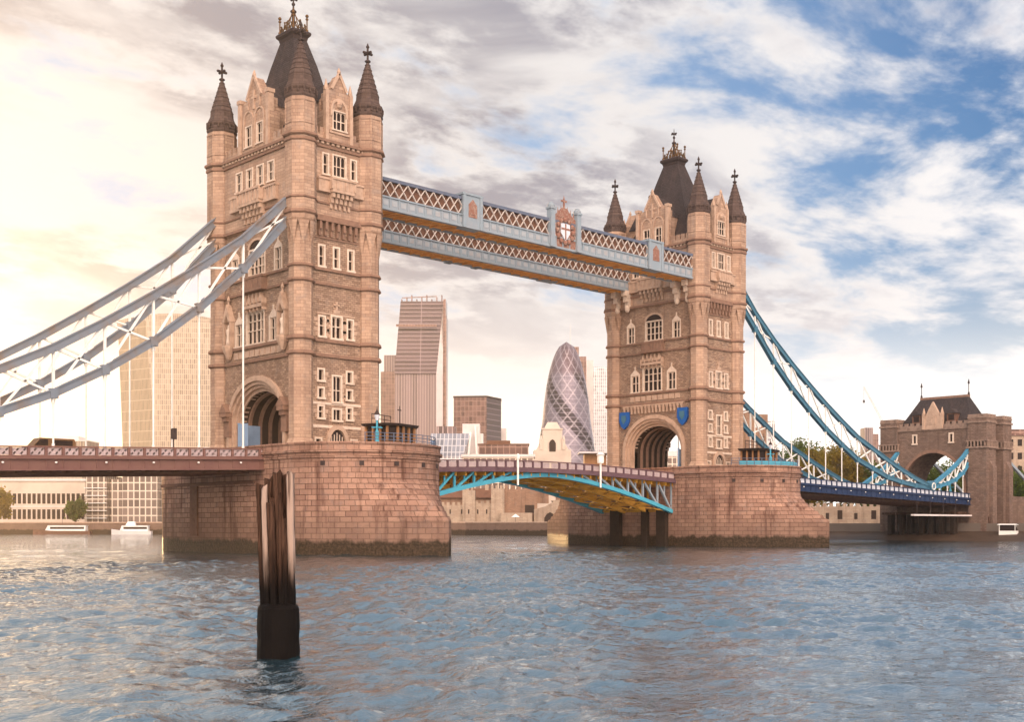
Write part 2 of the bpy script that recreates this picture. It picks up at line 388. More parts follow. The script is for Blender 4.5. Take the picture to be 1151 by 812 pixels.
def merge(dst, src):
    """fold a carved detail into the mesh of the part that carries it, keeping its own paint"""
    n = len(dst.data.materials); dst.data.materials.append(src.data.materials[0])
    for p in src.data.polygons: p.material_index = n
    bm = bmesh.new(); bm.from_mesh(dst.data); bm.from_mesh(src.data); bm.to_mesh(dst.data); bm.free()
    bpy.data.objects.remove(src)
def tag(o, label=None, cat=None, group=None, kind=None):
    if label: o['label'] = label
    if cat: o['category'] = cat
    if group: o['group'] = group
    if kind: o['kind'] = kind
    return o
def thing(name, label, cat, loc=(0, 0, 0), rz=0, group=None):
    o = bpy.data.objects.new(name, None); COL.objects.link(o); o.location = loc; o.rotation_euler = (0, 0, rz)
    return tag(o, label, cat, group)
def copy_tree(o, parent=None):
    c = o.copy(); COL.objects.link(c)
    if parent: c.parent = parent
    for ch in list(o.children): copy_tree(ch, c)
    return c
def lerp_curve(pts):
    xs = [p[0] for p in pts]; ys = [p[1] for p in pts]
    return lambda x: float(np.interp(x, xs, ys))

# ================================================================== setting: water, land
def make_water():
    rng = np.random.default_rng(3)
    # one sheet: fine cells where the viewer stands close, coarse cells out to the horizon, rows along the bridge's own axes
    def axis(lo, hi, step, far):
        a = np.arange(lo, hi+1e-6, step); out = []; d = step; x = hi
        while x < far: d *= 1.013; x = min(x+d, far); out.append(x)
        neg = []; d = step; x = lo
        while x > -far: d *= 1.013; x = max(x-d, -far); neg.append(x)
        return np.array(neg[::-1]+list(a)+out)
    X = axis(-95, -8, 0.17, 2500); Y = axis(-132, -55, 0.17, 2500)
    gx, gy = np.meshgrid(X, Y, indexing='ij'); z = np.zeros_like(gx)
    cell = np.maximum(np.gradient(X)[:, None], np.gradient(Y)[None, :])
    patch = 0.75+0.5*np.sin(gx*0.11+1.3*np.sin(gy*0.07))*np.sin(gy*0.13+0.8*np.sin(gx*0.05+2))
    for k in range(80):
        wl = 0.46*(1.031**k)*rng.uniform(0.85, 1.15)
        th = R(60)+rng.normal(0, 0.8); kk = 2*math.pi/wl
        amp = 0.0080*wl**0.55
        ph = kk*(gx*math.cos(th)+gy*math.sin(th))+rng.uniform(0, 6.28)
        w = np.sin(ph); z += amp*(w-0.30*np.cos(2*ph)-0.08*np.sin(3*ph))*np.clip((wl/cell-2.2)/2, 0, 1)
    z = z*patch
    nx, ny = gx.shape
    co = np.stack([gx, gy, z], -1).reshape(-1, 3).astype(np.float32)
    idx = np.arange(nx*ny).reshape(nx, ny)
    q = np.stack([idx[:-1, :-1], idx[1:, :-1], idx[1:, 1:], idx[:-1, 1:]], -1).reshape(-1, 4).astype(np.int32)
    me = bpy.data.meshes.new('water'); me.vertices.add(len(co)); me.vertices.foreach_set('co', co.ravel())
    me.loops.add(q.size); me.loops.foreach_set('vertex_index', q.ravel())
    me.polygons.add(len(q)); me.polygons.foreach_set('loop_start', np.arange(0, q.size, 4, dtype=np.int32)); me.polygons.foreach_set('loop_total', np.full(len(q), 4, np.int32))
    me.update(); me.polygons.foreach_set('use_smooth', [True]*len(q))
    m = Mat('river_water'); P = m.pos()
    big = m.noise(P, 0.03, 3, 0.5)
    m.set(m.mix(m.ramp(big, 0.35, 0.65), (0.006, 0.030, 0.044), (0.012, 0.036, 0.048)), 0.04, 0.0, 0.5)
    m.b.inputs['IOR'].default_value = 1.5
    a = m.noise(m.map(P, (1.0, 1.6, 1)), 0.55, 3, 0.6, 0.3)
    b = m.noise(m.map(P, (1.2, 1.7, 1)), 2.2, 4, 0.65, 0.4)
    c = m.noise(P, 0.12, 2, 0.5)
    hh = m.math('ADD', m.math('MULTIPLY', a, 0.17), m.math('ADD', m.math('MULTIPLY', b, 0.085), m.math('MULTIPLY', c, 0.05)))
    m.bump(hh, 1.0, 0.75)
    gl = m.n('ShaderNodeBsdfGlossy'); gl.inputs[0].default_value = (0.78, 0.87, 0.93, 1); gl.inputs[1].default_value = 0.06
    bn = [x for x in m.t.nodes if x.bl_idname == 'ShaderNodeBump'][0]; m.l(bn.outputs[0], gl.inputs['Normal'])
    mx = m.n('ShaderNodeMixShader'); mx.inputs[0].default_value = 0.30
    m.l(m.b.outputs[0], mx.inputs[1]); m.l(gl.outputs[0], mx.inputs[2]); m.l(mx.outputs[0], m.o.inputs[0])
    me.materials.append(m.m)
    o = bpy.data.objects.new('water', me); COL.objects.link(o)
    return tag(o, 'choppy grey blue river water reflecting the bright sky', 'water', kind='structure')
make_water()

SHORE = [(-420, 900), (-120, 600), (86, 332), (150, 246), (197, 186), (199, 120), (186, 60), (181, 30), (179, 0), (180, -30), (196, -110), (250, -330), (300, -700)]
mb = MB(); pts = SHORE + [(1500, -1500), (2450, -1500), (2450, 2450), (-420, 2450)]
mb.plan(pts[::-1], -0.8, 4.0)
tag(mb.build('ground', M['landm']), 'paved north bank of the river carrying the city', 'ground', kind='structure')
def shore_wall(a, b, name, label, mat, zt=4.3, t=0.9):
    mb = MB(); d = (Vector(b)-Vector(a)).normalized(); n = Vector((d.y, -d.x))
    p = [Vector(a), Vector(b)]
    nv = Vector((-d.y, d.x))
    if nv.x > 0: nv = -nv                         # towards the river (west)
    o0 = [p[0], p[1], p[1]+nv*t, p[0]+nv*t]
    mb.plan([(v.x, v.y) for v in o0], -1.0, zt)
    c = [v + (nv*0.12 if i > 1 else Vector((0, 0))) for i, v in enumerate(o0)]
    w = thing(name, label, 'wall')
    mb.build('wall', mat, w)
    m2 = MB(); m2.plan([(v.x, v.y) for v in c], zt+0.004, zt+0.35); m2.build('coping', M['trim'], w)
    return w
shore_wall((-120, 600), (86, 332), 'embankment_wall', 'brown embankment wall running out of frame behind the moored boats', M['quay'])
shore_wall((86, 332), (150, 246), 'embankment_wall', 'low brown embankment wall hidden beyond the nearer bridge pier', M['quay'])
shore_wall((150, 246), (197, 186), 'embankment_wall', 'brown river wall below the castle seen between the two piers', M['quay'])
shore_wall((197, 186), (199, 120), 'embankment_wall', 'river wall continuing behind the lifting span and farther pier', M['quay'])
shore_wall((199, 120), (181, 30), 'embankment_wall', 'pale stone quay wall under the blue side span', M['castle'], 5.4)
mb = MB(); f = [(181, 28), (199, 118)]
mb.add([(181, 30, 1.9), (179, 0, 2.1), (180, -30, 2.2), (194, -100, 2.2), (176, -104, -0.5), (163, -30, -0.5), (163, 0, -0.5), (167, 32, -0.5), (199, 120, 1.5), (190, 122, -0.5)],
       [(0, 1, 6, 7), (1, 2, 5, 6), (2, 3, 4, 5), (0, 7, 9, 8)])
tag(mb.build('foreshore', M['mud']), 'dark wet mud foreshore below the gatehouse', 'foreshore', kind='structure')
# ================================================================== towers
HX, HY = 5.64, 9.97
TC = (5.27, 9.62)
ZR = 13.2
def window(parent, org, inward, uc, w, z0, h, lights=2, transoms=(0.5,), arched=True, d=0.0, hood=False, ring=0.2, mat='pale'):
    f = MB().at(org, inward)
    u0, u1, z1 = uc-w/2, uc+w/2, z0+h
    slim = w/lights < 0.72; pd = 0.2 if slim else 0.35          # slender lights carry their glass nearer the face
    mw = 0.055 if slim else 0.07
    r = ring; pr = d-0.13; ins = d+0.36
    f.box(u0-r, u0+0.03, pr, ins, z0-r, z1+r); f.box(u1-0.03, u1+r, pr, ins, z0-r, z1+r)
    f.box(u0+0.03, u1-0.03, pr, ins, z1-0.03, z1+r-0.004); f.box(u0-r-0.1, u1+r+0.1, pr-0.12, ins-0.01, z0-r-0.02, z0+0.03)
    lw = w/lights
    for k in range(1, lights): f.box(u0+k*lw-mw, u0+k*lw+mw, d+0.08, d+pd-0.01, z0, z1)
    for t in transoms: f.box(u0, u1, d+0.1, d+pd-0.02, z0+h*t-0.06, z0+h*t+0.06)
    if arched:
        for k in range(lights):
            a, b = u0+k*lw, u0+(k+1)*lw; hh = min(lw*0.7, h*0.25)
            f.poly([(a, z1), (a, z1-hh), (a+lw*0.16, z1-hh*0.42), (a+lw*0.5, z1)], d+0.09, d+pd-0.04)
            f.poly([(b, z1), (a+lw*0.5, z1), (b-lw*0.16, z1-hh*0.42), (b, z1-hh)], d+0.09, d+pd-0.04)
    if hood:
        f.poly([(u0-r-0.05, z1+r), (u1+r+0.05, z1+r), (uc, z1+r+w*0.55)], pr, d+0.02)
        f.box(uc-0.1, uc+0.1, pr-0.03, d+0.02, z1+r+w*0.5, z1+r+w*0.55+0.5)
    wo = f.build('window', M[mat], parent)
    g = MB().at(org, inward); g.quad((u0-0.02, d+pd, z0-0.02), (u1+0.02, d+pd, z0-0.02), (u1+0.02, d+pd, z1+0.02), (u0-0.02, d+pd, z1+0.02))
    g.build('pane', M['glass'], wo, fix=False)
    return (u0, u1, z0, z1)
def H(w): return (w[0]-w[1]/2, w[0]+w[1]/2, w[2], w[2]+w[3])
def arch_pts(a, z0, b, n=20):
    return [(-a*math.cos(math.pi*i/n), z0+b*math.sin(math.pi*i/n)) for i in range(n+1)]
def arch_ring(mb, a0, b0, a1, b1, zs, zb, d0, d1, n=20):
    p = [(-a0, zb)]+arch_pts(a0, zs, b0, n)+[(a0, zb)]; q = [(-a1, zb)]+arch_pts(a1, zs, b1, n)+[(a1, zb)]
    for i in range(len(p)-1):
        mb.add([(p[i][0], d0, p[i][1]), (p[i+1][0], d0, p[i+1][1]), (q[i+1][0], d0, q[i+1][1]), (q[i][0], d0, q[i][1]),
                (p[i][0], d1, p[i][1]), (p[i+1][0], d1, p[i+1][1]), (q[i+1][0], d1, q[i+1][1]), (q[i][0], d1, q[i][1])],
               [(0, 1, 2, 3), (0, 4, 5, 1), (3, 2, 6, 7), (7, 6, 5, 4)])
UP = -0.32                                         # upper storey stands proud on corbels
def make_tower():
    T = thing('bridge_tower', 'pinkish stone gothic bridge tower with steep dark roof, at the left end of the walkways', 'tower', (0, 0, 0), 0, 'gothic towers of the bridge')
    faces_r = [((0, -HY), (0, 1)), ((0, HY), (0, -1))]
    faces_p = [((-HX, 0), (1, 0)), ((HX, 0), (-1, 0))]
    WR, WP = TC[0], TC[1]
    # river faces -------------------------------------------------------------
    for org, inw in faces_r:
        low = [(0, 1.25, 19.6, 3.3, 2, (0.45,), True), (-2.5, 0.8, 22.2, 1.4, 1, (), False), (1.85+0.15, 0.8, 22.2, 1.4, 1, (), False),
               (-2.5, 0.75, 20.0, 1.2, 1, (), False), (2.0, 0.75, 20.0, 1.2, 1, (), False), (-2.5, 0.75, 17.4, 1.5, 1, (0.55,), False), (2.0, 0.75, 17.4, 1.5, 1, (0.55,), False),
               (0, 1.2, 17.2, 1.4, 2, (), False), (-2.9, 0.8, 13.6, 1.1, 1, (), False), (2.7, 0.8, 13.6, 1.1, 1, (), False)]
        t2 = [(-2.35, 0.8, 27.9, 2.5, 1, (0.55,), True), (-0.05, 1.5, 27.8, 2.8, 2, (0.55,), True), (2.1, 0.8, 27.9, 2.5, 1, (0.55,), True)]
        t3 = [(-2.4, 0.75, 36.9, 2.6, 1, (0.5,), True), (-0.1, 0.75, 36.9, 2.6, 1, (0.5,), True), (2.2, 0.75, 36.9, 2.6, 1, (0.5,), True)]
        top = [(-2.0, 0.75, 48.7, 2.6, 1, (0.5,), True), (0.15, 1.9, 48.7, 2.7, 3, (0.5,), True), (2.4, 0.75, 48.7, 2.6, 1, (0.5,), True)]
        gb = [(0.1, 2.0, 54.7, 2.4, 3, (0.5,), True)]
        w = MB().at(org, inw)
        w.sheet(-WR, WR, ZR-0.6, 43.0, [H(x) for x in low+t2+t3])
        wall_ = w.build('wall', M['wall'], T, fix=False)
        w = MB().at(org, inw); w.sheet(-WR, WR, 42.9, 53.2, [H(x) for x in top], d=UP)
        w.box(-WR, WR, UP+0.004, 0.1, 42.9, 43.05)
        w.build('wall', M['turret'], T, fix=False)
        for x in low+t2+t3: window(T, org, inw, *x[:4], lights=x[4], transoms=x[5], arched=x[6])
        for x in top: window(T, org, inw, *x[:4], lights=x[4], transoms=x[5], arched=x[6], d=UP, ring=0.16)
        # pale dressings round the windows
        b = MB().at(org, inw)
        for z0, z1 in ((16.15, 16.5), (19.15, 19.45)):
            b.box(-WR+1.2, WR-1.2, -0.07, 0.2, z0, z1)
        b.build('stone_band', M['pale'], T)
        q = MB().at(org, inw)
        for ws in (t2, low[:3], low[3:7]):
            for x in ws:
                for sd in (-1, 1):
                    for k in range(int(x[3]/0.62)):
                        ln = 0.55 if k % 2 else 0.3
                        e = x[0]+sd*(x[1]/2+0.22)
                        q.box(min(e, e+sd*ln), max(e, e+sd*ln), -0.05, 0.1, x[2]+k*0.62+0.03, x[2]+k*0.62+0.5)
        q.box(-3.1, 2.85, -0.1, 0.1, 30.75, 31.0); q.box(-0.55, 0.45, -0.16, 0.1, 31.0, 31.5); q.box(-0.17, 0.07, -0.16, 0.1, 31.5, 32.6); q.box(-0.5, 0.4, -0.16, 0.1, 32.0, 32.2)
        merge(wall_, q.build('quoin_blocks', M['trim'], T))
        # pointed doorway
        a = MB().at(org, inw)
        arch_ring(a, 1.25, 1.8, 1.75, 2.4, 14.2, ZR, -0.35, 0.1, 10)
        dr = a.build('door_arch', M['trim'], T)
        l = MB().at(org, inw); l.poly([(-1.24, ZR)]+arch_pts(1.24, 14.2, 1.78, 10)+[(1.24, ZR)], -0.02, 0.12)
        l.build('door', M['iron'], dr)
        l = MB().at(org, inw); l.box(-1.2, 1.2, -0.12, 0.0, 14.1, 14.35)
        for k in range(-2, 3): l.box(k*0.42-0.05, k*0.42+0.05, -0.1, 0, 14.35, 15.6-abs(k)*0.25)
        l.build('fanlight', M['pale'], dr)
        # corbel table under the upper storey
        c = MB().at(org, inw)
        for k in range(7):
            u = -2.85+k*0.93
            c.box(u-0.17, u+0.17, -0.62, 0.05, 41.55, 42.6); c.box(u-0.17, u+0.17, -0.38, 0.05, 40.75, 41.55)
        c.box(-3.5, 3.35, -0.72, 0.05, 42.6, 42.95); c.box(-3.5, 3.35, -0.16, 0.05, 40.45, 40.7)
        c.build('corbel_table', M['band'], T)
        # balcony
        c = MB().at(org, inw)
        c.box(-1.6, 1.9, -1.45, UP, 46.35, 46.75); c.box(-1.75, 2.05, -1.6, -1.3, 47.95, 48.2)
        for k in range(6): u = -1.6+k*0.7; c.box(u-0.16, u+0.16, -1.5, -1.28, 46.75, 47.95)
        c.box(-1.6, 1.9, -1.42, -1.3, 46.75, 47.95)
        for sd in (-1, 1):
            u = 0.15+sd*1.75; c.box(u-0.12, u+0.12, -1.4, UP, 46.75, 47.95)
            v = 0.15+sd*2.6; c.box(v-0.85, v+0.85, -0.8, UP+0.01, 46.7, 47.9); c.box(v-0.95, v+0.95, -0.95, UP, 47.9, 48.15); c.box(v-0.9, v+0.9, -0.9, UP, 46.3, 46.7)
        for k in range(5):
            u = -1.25+k*0.7
            c.box(u-0.2, u+0.2, -1.2, UP, 45.75, 46.35); c.box(u-0.2, u+0.2, -0.85, UP, 45.1, 45.75); c.box(u-0.17, u+0.17, -0.58, UP, 44.4, 45.1)
        c.build('balcony', M['trim'], T)
        # gable
        g = MB().at(org, inw); gw = 2.0
        out = [(-gw, 53.0), (gw, 53.0), (gw, 57.0), (gw-0.25, 57.2), (gw-0.25, 59.4), (1.1, 59.9), (0.0, 61.9), (-1.1, 59.9), (-gw+0.25, 59.4), (-gw+0.25, 57.2), (-gw, 57.0)]
        hole = H(gb[0])
        # front in strips around the window opening
        for a_, b_, z0, z1 in ((-gw, hole[0], 53.0, 57.1), (hole[1], gw, 53.0, 57.1), (hole[0], hole[1], 53.0, hole[2])):
            g.box(a_, b_, UP-0.15, 1.0, z0, z1)
        g.poly([(-gw, 57.1), (gw, 57.1), (gw-0.25, 57.3), (gw-0.25, 59.4), (1.1, 59.9), (0, 61.9), (-1.1, 59.9), (-gw+0.25, 59.4), (-gw+0.25, 57.3)], UP-0.15, 1.0)
        g.box(-gw, gw, 1.0, 5.2, 53.0, 58.4)
        g.poly([(-gw-0.1, 58.4), (gw+0.1, 58.4), (0, 61.4)], 1.0, 5.6)
        dm = g.build('dormer', M['turret'], T)
        g = MB().at(org, inw)
        arch_ring(g, 1.05, 1.25, 1.35, 1.6, 57.2, 56.4, UP-0.3, UP-0.1, 12)
        for sd in (-1, 1):
            g.bar((sd*1.2, UP-0.2, 59.85), (0, UP-0.2, 62.05), 0.28, 0.35)
            u = sd*(gw-0.1); g.box(u-0.22, u+0.22, UP-0.35, UP+0.3, 53.0, 59.6); g.lathe((u, UP, 0), [(0.34, 59.6), (0.3, 59.9), (0.04, 61.0)], 6)
        g.box(-1.5, 1.6, UP-0.32, UP-0.05, 54.15, 54.4); g.lathe((0, UP-0.15, 0), [(0.14, 61.8), (0.26, 62.3), (0.05, 62.8)], 6)
        g.ball((0, UP-0.2, 58.0), 0.5, 8, 4)
        g.build('gable_moulding', M['trim'], dm)
        r_ = MB().at(org, inw)
        for sd in (-1, 1): r_.quad((sd*(gw+0.2), 1.0, 58.3), (sd*(gw+0.2), 5.7, 58.3), (0, 5.7, 61.5), (0, 1.0, 61.5))
        r_.build('dormer_roof', M['slate'], dm, fix=False)
        for x in gb: window(T, org, inw, *x[:4], lights=x[4], transoms=x[5], arched=True, d=UP-0.1, ring=0.12)
    # portal faces --------------------------------------------------------------
    for fi, (org, inw) in enumerate(faces_p):
        t2 = [(-0.4, 4.1, 27.7, 4.2, 4, (0.42, 0.72), True), (-4.4, 1.7, 27.7, 3.0, 2, (0.55,), True), (4.0, 1.7, 27.7, 3.0, 2, (0.55,), True)]
        t3 = [(0, 3.7, 36.8, 3.3, 4, (0.35, 0.7), False), (-5.4, 1.5, 36.7, 2.9, 2, (0.5,), True), (5.1, 1.5, 36.7, 2.9, 2, (0.5,), True)]
        top = [(-3.9, 1.3, 48.4, 2.5, 2, (0.5,), True), (-1.3, 1.3, 48.4, 2.5, 2, (0.5,), True), (1.3, 1.3, 48.4, 2.5, 2, (0.5,), True), (3.9, 1.3, 48.4, 2.5, 2, (0.5,), True)]
        gb = [(-1.35, 1.4, 53.9, 2.7, 2, (0.5,), True), (1.35, 1.4, 53.9, 2.7, 2, (0.5,), True)]
        w = MB().at(org, inw)
        A0, ZS, B0, ZT = 7.0, 17.0, 6.2, 24.0
        w.sheet(-WP, WP, ZT, 43.0, [H(x) for x in t2+t3])
        for sd in (-1, 1): w.sheet(min(sd*A0, sd*WP), max(sd*A0, sd*WP), ZR-0.6, ZT, [])
        ap = arch_pts(A0, ZS, B0, 24)
        for i in range(24): w.quad((ap[i][0], 0, ap[i][1]), (ap[i+1][0], 0, ap[i+1][1]), (ap[i+1][0], 0, ZT), (ap[i][0], 0, ZT))
        w.build('wall', M['wall'], T, fix=False)
        w = MB().at(org, inw); w.sheet(-WP, WP, 42.9, 53.2, [H(x) for x in top], d=UP); w.box(-WP, WP, UP+0.004, 0.1, 42.9, 43.05)
        w.build('wall', M['turret'], T, fix=False)
        a = MB().at(org, inw)
        arch_ring(a, 6.55, 5.7, 7.15, 6.4, ZS, ZR-0.3, -0.4, 0.3, 24)
        arch_ring(a, 6.15, 5.25, 6.55, 5.7, ZS, ZR-0.3, -0.05, 0.7, 24)
        arch_ring(a, 5.75, 4.85, 6.15, 5.25, ZS, ZR-0.3, 0.35, 1.2, 24)
        arch_ring(a, 5.4, 4.4, 5.75, 4.85, ZS, ZR-0.3, 0.8, 1.7, 24)
        a.build('archway', M['trim'], T)
        for x in t2+t3: window(T, org, inw, *x[:4], lights=x[4], transoms=x[5], arched=x[6], hood=(x in t2[1:] or x in t3[1:]))
        for x in top: window(T, org, inw, *x[:4], lights=x[4], transoms=x[5], arched=x[6], d=UP, ring=0.18)
        # four centred head over the big window, oriel canopy, balconet
        c = MB().at(org, inw)
        for k in range(16):
            p = [(-1.85*math.cos(math.pi*t/16), 40.1+1.25*math.sin(math.pi*t/16)) for t in (k, k+1)]
            c.add([(p[0][0], -0.2, p[0][1]), (p[1][0], -0.2, p[1][1]), (p[1][0]*1.16, -0.2, p[1][1]+0.3), (p[0][0]*1.16, -0.2, p[0][1]+0.3),
                   (p[0][0], 0.1, p[0][1]), (p[1][0], 0.1, p[1][1]), (p[1][0]*1.16, 0.1, p[1][1]+0.3), (p[0][0]*1.16, 0.1, p[0][1]+0.3)],
                  [(0, 1, 2, 3), (0, 4, 5, 1), (3, 2, 6, 7)])
        c.build('window_arch', M['trim'], T)
        gl = MB().at(org, inw); gl.poly([(-1.82, 40.12)]+[(1.82*math.cos(math.pi*t/12), 40.12+1.22*math.sin(math.pi*t/12)) for t in range(12, -1, -1)][1:-1]+[(1.82, 40.12)], -0.06, 0.02)
        gl.build('lunette_glass', M['glass'], T)
        c = MB().at(org, inw)
        c.box(-2.5, 2.5, -0.95, 0.05, 36.2, 36.5); c.box(-2.35, 2.35, -0.85, 0.05, 34.9, 36.2); c.box(-2.55, 2.55, -0.98, 0.05, 34.5, 34.9)
        for k in range(7): u = -2.1+k*0.7; c.box(u-0.08, u+0.08, -0.92, -0.8, 34.95, 36.15)
        c.build('balconet', M['band'], T)
        c = MB().at(org, inw)
        for k in range(5):
            u = -2.2+k*0.9
            c.poly([(u-0.42, 33.0), (u+0.42, 33.0), (u, 34.3)], -0.55, 0.04); c.box(u-0.5, u-0.34, -0.7, 0.04, 31.9, 33.5)
        c.box(2.04, 2.2, -0.7, 0.04, 31.9, 33.5); c.box(-2.6, 2.2, -0.8, 0.04, 32.3, 32.75)
        c.build('window_canopy', M['trim'], T)
        # carved panel course under the first storey
        c = MB().at(org, inw)
        for k in range(9): u = -5.6+k*1.3; c.box(u, u+1.05, -0.14, 0.05, 26.0, 26.9)
        c.build('carved_panels', M['trim'], T)
        if fi == 0:
            for sd in (-1, 1):
                n_ = MB().at(org, inw); u = sd*6.6
                n_.box(u-0.95, u-0.7, -0.75, 0.05, 27.9, 31.2); n_.box(u+0.7, u+0.95, -0.75, 0.05, 27.9, 31.2)
                n_.poly([(u-1.05, 31.2), (u-0.5, 31.2), (u, 32.2), (u, 33.6)], -0.8, 0.05); n_.poly([(u+1.05, 31.2), (u, 33.6), (u, 32.2), (u+0.5, 31.2)], -0.8, 0.05)
                n_.lathe((u, -0.4, 0), [(0.25, 33.3), (0.12, 33.9), (0.28, 34.2), (0.03, 34.8)], 6)
                n_.lathe((u, -0.35, 0), [(0.25, 26.1), (0.7, 27.0), (0.95, 27.7), (0.95, 27.95)], 8)
                ni = n_.build('statue_niche', M['trim'], T)
                s_ = MB().at(org, inw); s_.lathe((u, -0.35, 0), [(0.42, 27.95), (0.36, 28.6), (0.28, 29.4), (0.40, 29.9), (0.36, 30.2), (0.13, 30.35), (0.19, 30.55), (0.17, 30.75), (0.05, 30.88)], 10)
                s_.build('statue', M['pale'], ni, smooth=True)
                # hooded niche beside the arch springing
                k_ = MB().at(org, inw); u = sd*7.0
                k_.box(u-0.8, u+0.8, -1.1, 0.0, 18.3, 18.9); k_.box(u-0.6, u+0.6, -0.85, 0.0, 17.7, 18.3)
                k_.poly([(u-0.9, 18.9), (u+0.9, 18.9), (u, 20.1)], -1.15, 0.0)
                k_.box(u-0.65, u+0.65, -0.5, 0, 15.6, 17.7); k_.poly([(u-0.65, 17.7), (u+0.65, 17.7), (u, 18.4)], -0.62, 0)
                k_.build('canopied_niche', M['band'], T)
        else:
            c = MB().at(org, inw)
            for k in range(17):
                u = -6.6+k*0.82; c.box(u-0.14, u+0.14, -0.5, 0.03, 23.75, 25.0); c.box(u-0.28, u+0.28, -0.55, 0.03, 24.6, 25.0)
            c.box(-7.0, 7.0, -0.6, 0.03, 25.0, 25.25)
            c.build('arcaded_frieze', M['trim'], T)
            for sd in (-1, 1):
                u = sd*6.7
                s_ = MB().at(org, inw); s_.poly([(u-1.1, 24.2), (u+1.1, 24.2), (u+1.15, 22.6), (u+0.75, 21.7), (u, 21.1), (u-0.75, 21.7), (u-1.15, 22.6)], -0.55, -0.1)
                s_.box(u-0.6, u+0.6, -0.12, 0.02, 21.8, 24.0)
                sh = s_.build('shield', M['blueshield'], T)
                s_ = MB().at(org, inw); s_.poly([(u-0.55, 23.6), (u+0.55, 23.6), (u+0.55, 22.7), (u, 22.0), (u-0.55, 22.7)], -0.62, -0.56); s_.build('shield_boss', M['steelblue'], sh)
            for u in (-8.1, -5.7, 5.7, 8.1):
                c = MB().at(org, inw)
                c.box(u-0.55, u+0.55, -1.9, UP, 45.2, 46.2); c.box(u-0.5, u+0.5, -1.35, UP, 44.2, 45.2); c.box(u-0.45, u+0.45, -0.9, UP, 43.1, 44.2); c.ball((u, -0.7, 43.0), 0.5, 8, 5, 1.4)
                c.build('corbel', M['pale'], T)
        # balcony
        c = MB().at(org, inw)
        c.box(-2.6, 2.6, -1.5, UP, 45.75, 46.15); c.box(-2.75, 2.75, -1.65, -1.3, 47.55, 47.85); c.box(-2.6, 2.6, -1.45, -1.32, 46.15, 47.55)
        for k in range(8): u = -2.6+k*0.743; c.box(u-0.15, u+0.15, -1.55, -1.3, 46.15, 47.55)
        for sd in (-1, 1):
            u = sd*2.6; c.box(u-0.15, u+0.15, -1.4, UP, 46.15, 47.55)
            v = sd*4.1; c.box(v-1.4, v+1.4, -0.8, UP+0.01, 46.1, 47.5); c.box(v-1.5, v+1.5, -0.95, UP, 47.5, 47.8); c.box(v-1.45, v+1.45, -0.9, UP, 45.7, 46.1)
            for k in range(3): c.box(v-1+k-0.12, v-1+k+0.12, -0.9, -0.7, 46.1, 47.5)
        for k in range(6):
            u = -2.25+k*0.9; c.box(u-0.22, u+0.22, -1.25, UP, 45.1, 45.75); c.box(u-0.22, u+0.22, -0.9, UP, 44.4, 45.1); c.box(u-0.18, u+0.18, -0.6, UP, 43.7, 44.4)
        c.build('balcony', M['trim'], T)
        # gable
        g = MB().at(org, inw); gw = 3.3
        h0, h1 = H(gb[0]), H(gb[1])
        for a_, b_, z0, z1 in ((-gw-0.6, h0[0], 53.0, 56.6), (h0[1], h1[0], 53.0, 56.6), (h1[1], gw+0.6, 53.0, 56.6), (h0[0], h0[1], 53.0, h0[2]), (h1[0], h1[1], 53.0, h1[2])):
            g.box(a_, b_, UP-0.15, 1.0, z0, z1)
        g.poly([(-gw-0.6, 56.6), (gw+0.6, 56.6), (gw+0.4, 57.6), (gw, 57.8), (gw, 59.6), (1.7, 60.2), (0, 62.9), (-1.7, 60.2), (-gw, 59.6), (-gw, 57.8), (-gw-0.4, 57.6)], UP-0.15, 1.0)
        g.box(-gw, gw, 1.0, 3.4, 53.0, 58.6); g.poly([(-gw, 58.6), (gw, 58.6), (0, 62.4)], 1.0, 4.3)
        dm = g.build('dormer', M['turret'], T)
        g = MB().at(org, inw)
        for u in (-1.35, 1.35):
            arc = [(u+1.15*math.cos(math.pi*k/10), 57.1+1.5*math.sin(math.pi*k/10)) for k in range(11)]
            for k in range(10): g.bar((arc[k][0], UP-0.2, arc[k][1]), (arc[k+1][0], UP-0.2, arc[k+1][1]), 0.2, 0.24)
            g.box(u-1.25, u-1.05, UP-0.3, UP-0.1, 53.6, 57.1); g.box(u+1.05, u+1.25, UP-0.3, UP-0.1, 53.6, 57.1)
        for sd in (-1, 1):
            g.bar((sd*1.75, UP-0.2, 60.15), (0, UP-0.2, 63.1), 0.3, 0.35)
            u = sd*(gw+0.1); g.box(u-0.3, u+0.3, UP-0.4, UP+0.5, 53.0, 60.0); g.box(u-0.42, u+0.42, UP-0.5, UP+0.6, 60.0, 60.5); g.box(sd*1.4-0.12, sd*1.4+0.12, UP-0.3, UP-0.1, 58.8, 60.3)
        g.box(-0.15, 0.15, UP-0.32, UP-0.1, 58.6, 61.2); g.box(-0.5, 0.5, UP-0.3, UP-0.1, 60.0, 60.3); g.lathe((0, UP-0.15, 0), [(0.16, 62.7), (0.28, 63.2), (0.05, 63.8)], 6)
        g.build('gable_moulding', M['trim'], dm)
        r_ = MB().at(org, inw)
        for sd in (-1, 1): r_.quad((sd*(gw+0.15), 1.0, 58.5), (sd*(gw+0.15), 4.4, 58.5), (0, 4.4, 62.55), (0, 1.0, 62.55))
        r_.build('dormer_roof', M['slate'], dm, fix=False)
        for x in gb: window(T, org, inw, *x[:4], lights=x[4], transoms=x[5], arched=True, d=UP-0.1, ring=0.12)
    # vault through the tower ------------------------------------------------------
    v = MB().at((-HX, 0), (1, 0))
    p = [(-5.4, ZR-0.3)]+arch_pts(5.4, 17.0, 4.4, 20)+[(5.4, ZR-0.3)]
